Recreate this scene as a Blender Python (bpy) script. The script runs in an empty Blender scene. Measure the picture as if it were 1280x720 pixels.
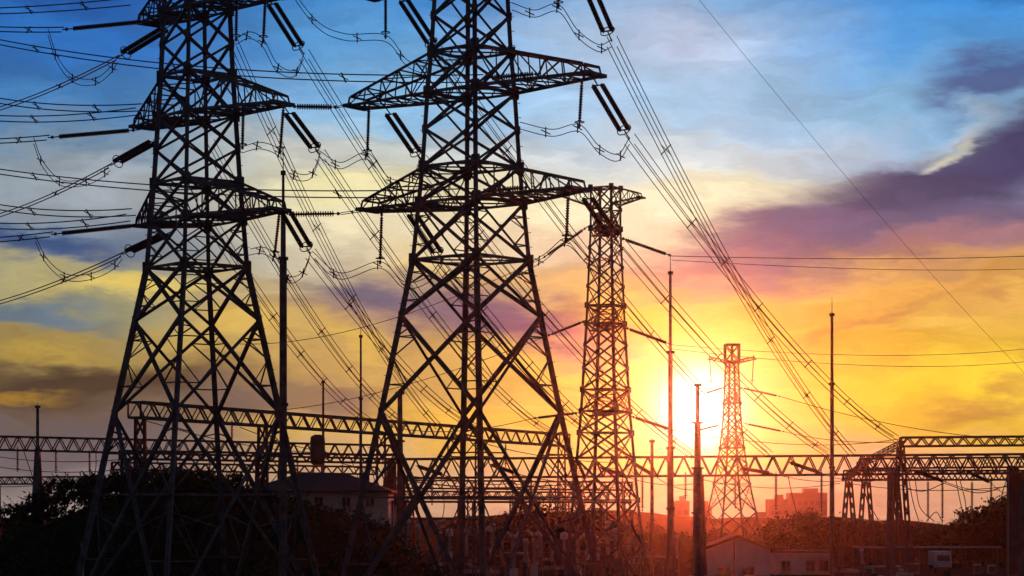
import bpy, math, random
from mathutils import Vector, Matrix
R = math.radians
V = Vector
rng = random.Random(7)
S = bpy.context.scene
COL = S.collection

# ------------------------------------------------------------------ camera
EYE, FPX, HOR = 8.0, 3000.0, 640.0          # eye height, focal length in photo pixels, horizon row
cam = bpy.data.cameras.new('camera')
cam.sensor_width = 36.0
cam.lens = 36.0 * FPX / 1280.0
cam.shift_y = (HOR - 360.0) / 1280.0
cam.clip_start, cam.clip_end = 0.5, 6000.0
camo = bpy.data.objects.new('camera', cam)
camo.location = (0, 0, EYE)
camo.rotation_euler = (R(90), 0, 0)
COL.objects.link(camo)
S.camera = camo

SUN_AZ = math.atan((872 - 640) / FPX)        # to the right of straight ahead
SUN_EL = math.atan((640 - 512) / FPX)

# ------------------------------------------------------------------ exposure
S.view_settings.view_transform = 'Standard'
S.view_settings.look = 'None'
S.view_settings.exposure = 0.0
S.view_settings.gamma = 1.0
S.render.engine = 'CYCLES'
S.cycles.use_denoising = True
S.cycles.max_bounces = 5
S.cycles.volume_bounces = 0
S.cycles.transparent_max_bounces = 6

# ------------------------------------------------------------------ sun
sun = bpy.data.lights.new('sun', 'SUN')
sun.energy = 2.0
sun.angle = R(0.6)
sun.color = (1.0, 0.125, 0.04)
suno = bpy.data.objects.new('sun', sun)
sd = V((math.sin(SUN_AZ) * math.cos(SUN_EL), math.cos(SUN_AZ) * math.cos(SUN_EL), math.sin(SUN_EL)))
suno.rotation_euler = (-sd).to_track_quat('-Z', 'Y').to_euler()
suno.location = (60, 400, 120)
COL.objects.link(suno)

# ------------------------------------------------------------------ sky
def lin(c, k=1.0):
    return tuple(((x / 255.0 / 12.92) if x / 255.0 <= 0.04045 else ((x / 255.0 + 0.055) / 1.055) ** 2.4) * k for x in c) + (1.0,)

world = bpy.data.worlds.new('World')
S.world = world
world.use_nodes = True
wt = world.node_tree
wt.nodes.clear()
N, L = wt.nodes, wt.links

def put(sock, v):
    if isinstance(v, bpy.types.NodeSocket):
        L.new(v, sock)
    else:
        sock.default_value = v

def math_n(op, a, b=0.0, c=0.0, clamp=False):
    n = N.new('ShaderNodeMath'); n.operation = op; n.use_clamp = clamp
    put(n.inputs[0], a); put(n.inputs[1], b); put(n.inputs[2], c)
    return n.outputs[0]

def maprange(v, a, b, c, d, smooth=True):
    n = N.new('ShaderNodeMapRange'); n.interpolation_type = 'SMOOTHSTEP' if smooth else 'LINEAR'
    put(n.inputs[0], v); put(n.inputs[1], a); put(n.inputs[2], b); put(n.inputs[3], c); put(n.inputs[4], d)
    return n.outputs[0]

def mixc(f, a, b, mode='MIX'):
    n = N.new('ShaderNodeMix'); n.data_type = 'RGBA'; n.blend_type = mode
    put(n.inputs[0], f); put(n.inputs[6], a); put(n.inputs[7], b)
    return n.outputs[2]

def noise(vec, scale, detail=4.0, rough=0.55):
    n = N.new('ShaderNodeTexNoise'); n.noise_dimensions = '3D'
    put(n.inputs['Vector'], vec); n.inputs['Scale'].default_value = scale
    n.inputs['Detail'].default_value = detail; n.inputs['Roughness'].default_value = rough
    return n

def mapping(vec, loc=(0, 0, 0), rot=0.0, scale=(1, 1, 1), kind='POINT'):
    n = N.new('ShaderNodeMapping'); n.vector_type = kind
    put(n.inputs[0], vec); n.inputs[1].default_value = loc
    n.inputs[2].default_value = (0, 0, rot); n.inputs[3].default_value = scale
    return n.outputs[0]

tc = N.new('ShaderNodeTexCoord')
sep = N.new('ShaderNodeSeparateXYZ'); L.new(tc.outputs['Generated'], sep.inputs[0])
az = math_n('MULTIPLY', math_n('ARCTAN2', sep.outputs[0], sep.outputs[1]), 3.0)       # azimuth from straight ahead, x3
el = math_n('MULTIPLY', math_n('ARCSINE', sep.outputs[2]), 3.0)                        # elevation, x3
comb = N.new('ShaderNodeCombineXYZ'); L.new(az, comb.inputs[0]); L.new(el, comb.inputs[1])
uv = comb.outputs[0]
# clouds: the wind-drawn warp of everything that follows
w1 = noise(mapping(uv, rot=R(-14), scale=(2.2, 6.0, 1)), 1.6, 5, 0.55)
w2 = noise(mapping(uv, rot=R(10), scale=(6.0, 20.0, 1), loc=(3, 7, 0)), 1.5, 5, 0.6)
def vm(op, a, b):
    n = N.new('ShaderNodeVectorMath'); n.operation = op
    put(n.inputs[0], a)
    if op == 'SCALE': put(n.inputs[3], b)
    else: put(n.inputs[1], b)
    return n.outputs[0]
off = vm('SCALE', vm('SUBTRACT', w1.outputs['Color'], (0.5, 0.5, 0.5)), 0.12)
off2 = vm('SCALE', vm('SUBTRACT', w2.outputs['Color'], (0.5, 0.5, 0.5)), 0.075)
uvw = vm('ADD', uv, vm('ADD', off, off2))
sepw = N.new('ShaderNodeSeparateXYZ'); L.new(uvw, sepw.inputs[0])
uw, vw = sepw.outputs[0], sepw.outputs[1]

def ramp(stops):
    """stops: (row in the photograph, sRGB); one band of dusk colours from the horizon up"""
    n = N.new('ShaderNodeValToRGB')
    cr = n.color_ramp
    cr.interpolation = 'B_SPLINE' if False else 'EASE'
    st = sorted([((640 - y) / 1000.0, c) for y, c in stops])
    st = [(0.0, (120, 95, 80))] + [(0.08 + s, c) for s, c in st]
    fac = maprange(vw, -0.08, 0.80, 0.0, 1.0, False)
    while len(cr.elements) > 1:
        cr.elements.remove(cr.elements[-1])
    for i, (p, c) in enumerate(st):
        e = cr.elements[0] if i == 0 else cr.elements.new(min(p / 0.88, 1.0))
        e.position = min(p / 0.88, 1.0)
        e.color = lin(c)
    L.new(fac, n.inputs[0])
    return n.outputs[0]

c0 = ramp([(-150, (18, 76, 154)), (0, (20, 88, 168)), (70, (38, 110, 188)), (140, (62, 124, 184)), (200, (120, 148, 172)),
           (250, (150, 162, 172)), (300, (104, 124, 148)), (345, (176, 166, 120)), (390, (150, 148, 115)),
           (430, (166, 142, 84)), (480, (118, 98, 72)), (530, (104, 90, 84)), (570, (112, 104, 110)), (640, (150, 138, 138))])
c1 = ramp([(-150, (34, 96, 178)), (0, (52, 134, 208)), (70, (84, 157, 218)), (140, (138, 188, 225)), (195, (200, 210, 208)),
           (250, (236, 228, 186)), (300, (226, 214, 178)), (345, (205, 180, 135)), (390, (150, 126, 122)),
           (430, (200, 165, 98)), (480, (205, 165, 95)), (540, (214, 174, 92)), (590, (205, 170, 130)), (640, (180, 150, 130))])
c2 = ramp([(-150, (60, 125, 200)), (0, (128, 180, 228)), (60, (176, 204, 234)), (140, (168, 206, 238)), (200, (216, 228, 230)),
           (250, (250, 244, 202)), (300, (232, 204, 168)), (345, (234, 190, 120)), (400, (246, 210, 76)),
           (450, (248, 208, 88)), (500, (246, 206, 96)), (560, (246, 210, 110)), (600, (238, 190, 135)), (640, (225, 170, 130))])
c3 = ramp([(-150, (24, 95, 180)), (0, (44, 136, 214)), (60, (72, 156, 226)), (140, (136, 190, 228)), (195, (150, 172, 200)),
           (230, (112, 118, 150)), (275, (112, 98, 132)), (310, (160, 118, 128)), (345, (206, 152, 100)), (380, (226, 174, 84)),
           (430, (232, 184, 66)), (480, (246, 206, 58)), (530, (236, 190, 66)), (575, (216, 170, 112)), (640, (200, 152, 126))])
sky = mixc(maprange(uw, -0.50, -0.18, 0, 1), c0, c1)
sky = mixc(maprange(uw, -0.14, 0.14, 0, 1), sky, c2)
sky = mixc(maprange(uw, 0.24, 0.50, 0, 1), sky, c3)

def blob(sky, px, py, rx, ry, rot, col, amt=1.0, soft=0.25, vec=None):
    """a bank of cloud: centre, radii and tilt, softly edged"""
    m = mapping(vec or uvw, ((px - 640) / 1000.0, (640 - py) / 1000.0, 0), R(rot), (rx / 1000.0, ry / 1000.0, 1), 'TEXTURE')
    n = N.new('ShaderNodeVectorMath'); n.operation = 'LENGTH'; L.new(m, n.inputs[0])
    f = maprange(n.outputs['Value'], soft, 1.0, amt, 0.0)
    return mixc(f, sky, lin(col))

# cloud banks
sky = blob(sky, 860, 45, 150, 70, -8, (196, 208, 234), 0.75, 0.0)
sky = blob(sky, 850, 252, 200, 44, 6, (250, 244, 206), 0.85, 0.1)
sky = blob(sky, 1180, 175, 100, 30, 22, (196, 206, 208), 0.75, 0.0)
sky = blob(sky, 1250, 112, 150, 44, 10, (58, 80, 134), 0.9)
sky = blob(sky, 1120, 258, 400, 88, 17, (96, 96, 136), 0.75, 0.1)
sky = blob(sky, 1140, 240, 370, 70, 21, (50, 66, 108), 0.95, 0.2)
sky = blob(sky, 1270, 200, 150, 46, 18, (50, 56, 104), 0.9, 0.1)
sky = blob(sky, 1170, 190, 60, 16, 30, (224, 222, 200), 0.8, 0.0)
sky = blob(sky, 1010, 292, 250, 38, 8, (102, 98, 134), 0.85, 0.1)
sky = blob(sky, 1120, 322, 190, 22, 6, (150, 104, 112), 0.6, 0.0)
sky = blob(sky, 890, 325, 170, 30, 6, (168, 132, 136), 0.6, 0.1)
sky = blob(sky, 1160, 375, 190, 20, 6, (222, 160, 74), 0.6, 0.0)
sky = blob(sky, 1090, 395, 160, 14, 10, (196, 140, 78), 0.75, 0.0)
sky = blob(sky, 1230, 372, 110, 24, 8, (186, 132, 74), 0.7, 0.0)
sky = blob(sky, 1170, 412, 90, 18, 4, (248, 204, 96), 0.7, 0.0)
sky = blob(sky, 1220, 508, 130, 24, 14, (186, 134, 70), 0.85, 0.0)
sky = blob(sky, 640, 392, 230, 58, -14, (88, 84, 116), 1.0, 0.15)
sky = blob(sky, 460, 365, 150, 36, -18, (92, 94, 122), 0.95, 0.15)
sky = blob(sky, 560, 328, 110, 20, -10, (240, 208, 136), 0.7, 0.0)
sky = blob(sky, 420, 322, 90, 24, 0, (206, 196, 178), 0.6, 0.0)
sky = blob(sky, 440, 425, 90, 32, -20, (230, 188, 88), 0.8, 0.0)
sky = blob(sky, 300, 400, 130, 55, 0, (232, 192, 84), 0.75, 0.0)
sky = blob(sky, 170, 350, 150, 22, 6, (236, 206, 104), 0.9, 0.0)
sky = blob(sky, 50, 392, 160, 28, -4, (92, 116, 136), 0.95, 0.2)
sky = blob(sky, 70, 308, 150, 30, -6, (44, 84, 138), 0.95, 0.15)
sky = blob(sky, 60, 440, 130, 18, 3, (190, 158, 70), 0.8, 0.0)
sky = blob(sky, 110, 484, 250, 50, 5, (62, 52, 46), 1.0, 0.25)
sky = blob(sky, 30, 505, 90, 14, 2, (170, 128, 50), 0.8, 0.0)
sky = blob(sky, 290, 500, 150, 46, 0, (92, 80, 84), 0.85, 0.1)
sky = blob(sky, 430, 505, 110, 44, -10, (112, 92, 96), 0.8, 0.05)
sky = blob(sky, 110, 560, 220, 34, 0, (92, 88, 98), 0.7, 0.1)
sky = blob(sky, 90, 222, 190, 40, -12, (168, 178, 186), 0.75, 0.0)
sky = blob(sky, 380, 205, 170, 36, 0, (216, 216, 206), 0.75, 0.0)
sky = blob(sky, 420, 255, 110, 30, 0, (250, 240, 180), 0.75, 0.0)
sky = blob(sky, 600, 530, 190, 46, 0, (240, 190, 72), 0.7, 0.0)
sky = blob(sky, 1100, 600, 240, 34, 0, (206, 158, 130), 0.8, 0.1)
# fine streaks: density of thin cloud
st = noise(mapping(uvw, rot=R(-6), scale=(3.0, 15.0, 1), loc=(5, 2, 0)), 1.3, 6, 0.6)
st2 = noise(mapping(uvw, rot=R(-10), scale=(9.0, 26.0, 1), loc=(1, 4, 0)), 1.6, 7, 0.65)
sf = math_n('MULTIPLY', maprange(st.outputs[0], 0.30, 0.70, 0.76, 1.18, False), maprange(st2.outputs[0], 0.30, 0.70, 0.92, 1.08, False))
sg = N.new('ShaderNodeCombineColor'); [L.new(sf, sg.inputs[i]) for i in range(3)]
sky = mixc(1.0, sky, sg.outputs[0], 'MULTIPLY')
# the sun's own disc and aureole
def glow(px, py, r, col, k):
    m = mapping(uv, ((px - 640) / 1000.0, (640 - py) / 1000.0, 0), 0, (r / 1000.0, r / 1000.0, 1), 'TEXTURE')
    n = N.new('ShaderNodeVectorMath'); n.operation = 'LENGTH'; L.new(m, n.inputs[0])
    g = math_n('POWER', 2.718, math_n('MULTIPLY', math_n('POWER', n.outputs['Value'], 2.0), -1.0))
    g = math_n('MULTIPLY', g, k)
    c = N.new('ShaderNodeCombineColor')
    for i in range(3):
        L.new(math_n('MULTIPLY', g, col[i]), c.inputs[i])
    return c.outputs[0]
sky = mixc(1.0, sky, glow(874, 512, 36, (1.0, 0.96, 0.88), 3.0), 'ADD')
sky = mixc(1.0, sky, glow(868, 500, 90, (1.0, 0.90, 0.62), 0.35), 'ADD')
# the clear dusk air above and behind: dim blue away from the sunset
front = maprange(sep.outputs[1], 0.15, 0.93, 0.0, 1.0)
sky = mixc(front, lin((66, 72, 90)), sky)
nish = N.new('ShaderNodeTexSky'); nish.sky_type = 'NISHITA'; nish.sun_disc = False
nish.sun_elevation = SUN_EL; nish.sun_rotation = SUN_AZ
bgA = N.new('ShaderNodeBackground'); L.new(nish.outputs[0], bgA.inputs[0]); bgA.inputs[1].default_value = 0.002
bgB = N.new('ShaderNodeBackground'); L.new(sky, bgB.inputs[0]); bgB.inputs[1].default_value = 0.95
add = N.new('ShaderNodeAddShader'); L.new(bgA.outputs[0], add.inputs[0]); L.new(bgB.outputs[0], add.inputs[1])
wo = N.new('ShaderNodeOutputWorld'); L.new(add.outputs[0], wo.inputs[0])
world.cycles.sampling_method = 'MANUAL'
world.cycles.sample_map_resolution = 512

# ------------------------------------------------------------------ materials
def material(name, base, rough=0.6, metal=0.0, var=0.35, scale=3.0, base2=None, bump=0.0):
    m = bpy.data.materials.new(name); m.use_nodes = True
    nt = m.node_tree; b = nt.nodes['Principled BSDF']
    t = nt.nodes.new('ShaderNodeTexCoord')
    n = nt.nodes.new('ShaderNodeTexNoise'); n.inputs['Scale'].default_value = scale; n.inputs['Detail'].default_value = 5
    nt.links.new(t.outputs['Object'], n.inputs['Vector'])
    r = nt.nodes.new('ShaderNodeValToRGB')
    r.color_ramp.elements[0].position, r.color_ramp.elements[1].position = 0.3, 0.7
    r.color_ramp.elements[0].color = tuple(x * (1 - var) for x in base) + (1,)
    r.color_ramp.elements[1].color = tuple(base2 or [min(1, x * (1 + var)) for x in base]) + (1,)
    nt.links.new(n.outputs[0], r.inputs[0]); nt.links.new(r.outputs[0], b.inputs['Base Color'])
    b.inputs['Roughness'].default_value = rough; b.inputs['Metallic'].default_value = metal
    b.inputs['Specular IOR Level'].default_value = 0.0 if rough > 0.94 else 0.3
    if bump:
        bp = nt.nodes.new('ShaderNodeBump'); bp.inputs['Strength'].default_value = bump
        nt.links.new(n.outputs[0], bp.inputs['Height']); nt.links.new(bp.outputs[0], b.inputs['Normal'])
    return m

M = {
    'steel': material('galvanised_steel', (0.085, 0.087, 0.094), 0.7, 0.0, 0.5, 1.6),
    'steel_dark': material('weathered_steel', (0.06, 0.06, 0.066), 0.7, 0.0, 0.4, 0.8),
    'wire': material('oxidised_aluminium', (0.06, 0.06, 0.066), 0.85, 0.0, 0.2, 4.0),
    'glass_disc': material('brown_porcelain', (0.05, 0.03, 0.025), 0.35, 0.0, 0.3, 4.0),
    'porcelain': material('grey_porcelain', (0.30, 0.27, 0.255), 0.4, 0.0, 0.15, 3.0),
    'white': material('white_paint', (0.52, 0.50, 0.485), 0.5, 0.0, 0.12, 1.5),
    'concrete': material('concrete', (0.33, 0.31, 0.29), 0.9, 0.0, 0.25, 1.2, bump=0.2),
    'plaster': material('pale_plaster', (0.80, 0.66, 0.60), 0.9, 0.0, 0.12, 0.7),
    'plaster2': material('cream_plaster', (0.55, 0.50, 0.42), 0.9, 0.0, 0.15, 0.7),
    'roof_tile': material('roof_tile', (0.06, 0.03, 0.022), 0.85, 0.0, 0.3, 2.5, bump=0.3),
    'roof_green': material('green_roof', (0.012, 0.024, 0.018), 0.9, 0.0, 0.3, 2.0, bump=0.2),
    'glass': material('window_glass', (0.02, 0.02, 0.025), 0.15, 0.0, 0.2, 1.0),
    'bark': material('bark', (0.06, 0.045, 0.03), 0.95, 0.0, 0.35, 4.0, bump=0.4),
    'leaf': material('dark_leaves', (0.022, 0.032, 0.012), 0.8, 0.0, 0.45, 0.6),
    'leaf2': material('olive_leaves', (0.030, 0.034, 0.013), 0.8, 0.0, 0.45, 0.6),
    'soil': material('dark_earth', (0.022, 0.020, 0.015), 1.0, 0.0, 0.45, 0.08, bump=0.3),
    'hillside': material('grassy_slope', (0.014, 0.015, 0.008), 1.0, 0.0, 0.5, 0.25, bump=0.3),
    'gravel': material('gravel', (0.030, 0.028, 0.026), 1.0, 0.0, 0.3, 2.0, bump=0.4),
    'tyre': material('rubber', (0.02, 0.02, 0.02), 0.9),
    'hazed_glass': material('hazed_window_glass', (0.26, 0.23, 0.21), 0.6, 0.0, 0.15, 0.2),  # haze over the far panes put into the colour, close to the wall tone
    'tower_block': material('far_concrete', (0.34, 0.30, 0.26), 0.9, 0.0, 0.15, 0.2),
}

# ------------------------------------------------------------------ mesh helpers
class MB:
    def __init__(self): self.v, self.f = [], []
    def poly_bar(self, p, q, prof, up=None):
        p, q = V(p), V(q); d = q - p
        if d.length < 1e-6: return
        z = d.normalized()
        u = up or (V((0, 0, 1)) if abs(z.z) < 0.9 else V((1, 0, 0)))
        x = u.cross(z).normalized(); y = z.cross(x)
        n, b = len(prof), len(self.v)
        for c in (p, q):
            for a, e in prof: self.v.append(c + x * a + y * e)
        for i in range(n):
            j = (i + 1) % n
            self.f.append((b + i, b + j, b + n + j, b + n + i))
        self.f.append(tuple(b + i for i in reversed(range(n)))); self.f.append(tuple(b + n + i for i in range(n)))
    def angle(self, p, q, w, up=None):             # an L-shaped steel angle
        t = max(w * 0.16, 0.012); h = w / 2
        self.poly_bar(p, q, [(-h, -h), (h, -h), (h, -h + t), (-h + t, -h + t), (-h + t, h), (-h, h)], up)
    def bar(self, p, q, w, h=None, up=None):
        a, b = w / 2, (h or w) / 2
        self.poly_bar(p, q, [(-a, -b), (a, -b), (a, b), (-a, b)], up)
    def box(self, c, s, rz=0.0):
        c = V(c); m = Matrix.Rotation(rz, 3, 'Z'); b = len(self.v)
        for k in range(8):
            self.v.append(c + m @ V(((-1 if k & 1 == 0 else 1) * s[0] / 2, (-1 if k & 2 == 0 else 1) * s[1] / 2, (-1 if k & 4 == 0 else 1) * s[2] / 2)))
        for f in ((0, 2, 3, 1), (4, 5, 7, 6), (0, 1, 5, 4), (2, 6, 7, 3), (0, 4, 6, 2), (1, 3, 7, 5)):
            self.f.append(tuple(b + i for i in f))
    def tube(self, pts, r, n=6):
        pts = [V(p) for p in pts]; b = len(self.v)
        for i, p in enumerate(pts):
            z = (pts[min(i + 1, len(pts) - 1)] - pts[max(i - 1, 0)]).normalized()
            u = V((0, 0, 1)) if abs(z.z) < 0.95 else V((1, 0, 0))
            x = u.cross(z).normalized(); y = z.cross(x)
            rr = r[i] if isinstance(r, (list, tuple)) else r
            for k in range(n):
                a = 2 * math.pi * k / n
                self.v.append(p + x * rr * math.cos(a) + y * rr * math.sin(a))
        for i in range(len(pts) - 1):
            for k in range(n):
                j = (k + 1) % n
                self.f.append((b + i * n + k, b + i * n + j, b + (i + 1) * n + j, b + (i + 1) * n + k))
        self.f.append(tuple(b + k for k in reversed(range(n))))
        e = b + (len(pts) - 1) * n
        self.f.append(tuple(e + k for k in range(n)))
    def lathe(self, p, q, prof, n=10):             # prof: (distance along p->q, radius)
        p, q = V(p), V(q); z = (q - p).normalized()
        u = V((0, 0, 1)) if abs(z.z) < 0.95 else V((1, 0, 0))
        x = u.cross(z).normalized(); y = z.cross(x); b = len(self.v)
        for t, r in prof:
            for k in range(n):
                a = 2 * math.pi * k / n
                self.v.append(p + z * t + (x * math.cos(a) + y * math.sin(a)) * r)
        for i in range(len(prof) - 1):
            for k in range(n):
                j = (k + 1) % n
                self.f.append((b + i * n + k, b + i * n + j, b + (i + 1) * n + j, b + (i + 1) * n + k))
        self.f.append(tuple(b + k for k in reversed(range(n))))
        e = b + (len(prof) - 1) * n
        self.f.append(tuple(e + k for k in range(n)))
    def quad(self, *ps):
        b = len(self.v); self.v += [V(p) for p in ps]; self.f.append(tuple(range(b, b + len(ps))))
    def build(self, name, m, parent=None, loc=(0, 0, 0), smooth=False):
        """vertices are given in world space; loc becomes the origin"""
        me = bpy.data.meshes.new(name); o3 = V(loc)
        me.from_pydata([tuple(p - o3) for p in self.v], [], self.f); me.update()
        me.materials.append(M[m] if isinstance(m, str) else m)
        if smooth: me.polygons.foreach_set('use_smooth', [True] * len(me.polygons))
        o = bpy.data.objects.new(name, me); COL.objects.link(o)
        if parent: o.parent = parent
        else: o.location = loc
        return o

def thing(name, label, cat, loc=(0, 0, 0), group=None):
    o = bpy.data.objects.new(name, None); COL.objects.link(o); o.location = loc
    o.empty_display_size = 0.5
    tag(o, label, cat, group)
    return o
def tag(o, label, cat, group=None):
    o['label'] = label; o['category'] = cat
    if group: o['group'] = group
    return o
def structure(o): o['kind'] = 'structure'; return o
def copy_thing(src, loc, label, group=None, rz=0.0, sc=1.0):
    r = src.copy(); COL.objects.link(r); r.location = loc; r.rotation_euler = (0, 0, rz); r.scale = (sc, sc, sc)
    r['label'] = label
    if group: r['group'] = group
    for ch in list(src.children):
        c = ch.copy(); COL.objects.link(c); c.parent = r
        for g in list(ch.children):
            d = g.copy(); COL.objects.link(d); d.parent = c
    return r
def at(px, py, d):
    """a place d metres away, in the direction seen at that point of the photograph"""
    return V(((px - 640) / FPX * d, d, EYE + (HOR - py) / FPX * d))
def ground(px, d): return V(((px - 640) / FPX * d, d, 0))

# ------------------------------------------------------------------ ground and haze
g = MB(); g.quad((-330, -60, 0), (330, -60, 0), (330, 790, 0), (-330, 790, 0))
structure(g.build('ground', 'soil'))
g = MB(); g.quad((-28, 215, 0.004), (75, 215, 0.004), (75, 420, 0.004), (-28, 420, 0.004))
structure(g.build('gravel_yard', 'gravel'))

# mound on the left that carries the bushes
def mound_z(x, y):
    # a long low ridge behind the left tower
    ridge = 10.6 * math.exp(-((x + 30.0) / 13.5) ** 2) + 4.6 * math.exp(-((x + 13.5) / 7.0) ** 2) + 3.0 * math.exp(-((x + 48) / 12) ** 2)
    return ridge * math.exp(-((y - 222) / 17.0) ** 2) + 0.25 * math.sin(x * 0.7) * math.sin(y * 0.5)
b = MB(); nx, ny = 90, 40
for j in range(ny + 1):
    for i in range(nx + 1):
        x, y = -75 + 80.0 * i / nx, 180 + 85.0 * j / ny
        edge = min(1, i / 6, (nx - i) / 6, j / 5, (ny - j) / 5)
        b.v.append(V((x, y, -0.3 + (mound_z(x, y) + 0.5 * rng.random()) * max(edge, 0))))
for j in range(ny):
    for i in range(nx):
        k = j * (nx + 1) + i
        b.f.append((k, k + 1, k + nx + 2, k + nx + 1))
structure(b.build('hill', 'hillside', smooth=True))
# far rise of wooded land that closes the plain
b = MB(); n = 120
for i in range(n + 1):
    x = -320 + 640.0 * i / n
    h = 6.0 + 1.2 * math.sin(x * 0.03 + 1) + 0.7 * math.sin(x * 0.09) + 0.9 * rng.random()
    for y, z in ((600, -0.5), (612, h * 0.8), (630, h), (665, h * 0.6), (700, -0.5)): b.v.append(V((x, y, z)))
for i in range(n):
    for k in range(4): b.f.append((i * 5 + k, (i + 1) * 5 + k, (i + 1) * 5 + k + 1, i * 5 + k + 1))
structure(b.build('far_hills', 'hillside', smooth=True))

hz = MB(); hz.box((0, 360, 30), (700, 900, 62))
hm = bpy.data.materials.new('dusk_air'); hm.use_nodes = True
hn = hm.node_tree; hn.nodes.clear()
pv = hn.nodes.new('ShaderNodeVolumePrincipled')
pv.inputs['Color'].default_value = (0.95, 0.90, 0.86, 1)
pv.inputs["Density"].default_value = 0.000030
pv.inputs['Anisotropy'].default_value = 0.97
ho = hn.nodes.new('ShaderNodeOutputMaterial'); hn.links.new(pv.outputs[0], ho.inputs['Volume'])
ho_ = hz.build('haze', hm); ho_['kind'] = 'stuff'

# ------------------------------------------------------------------ lattice towers
def lerp_profile(prof, z):
    for (z0, s0), (z1, s1) in zip(prof, prof[1:]):
        if z <= z1: return s0 + (s1 - s0) * (z - z0) / (z1 - z0)
    return prof[-1][1]

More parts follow.
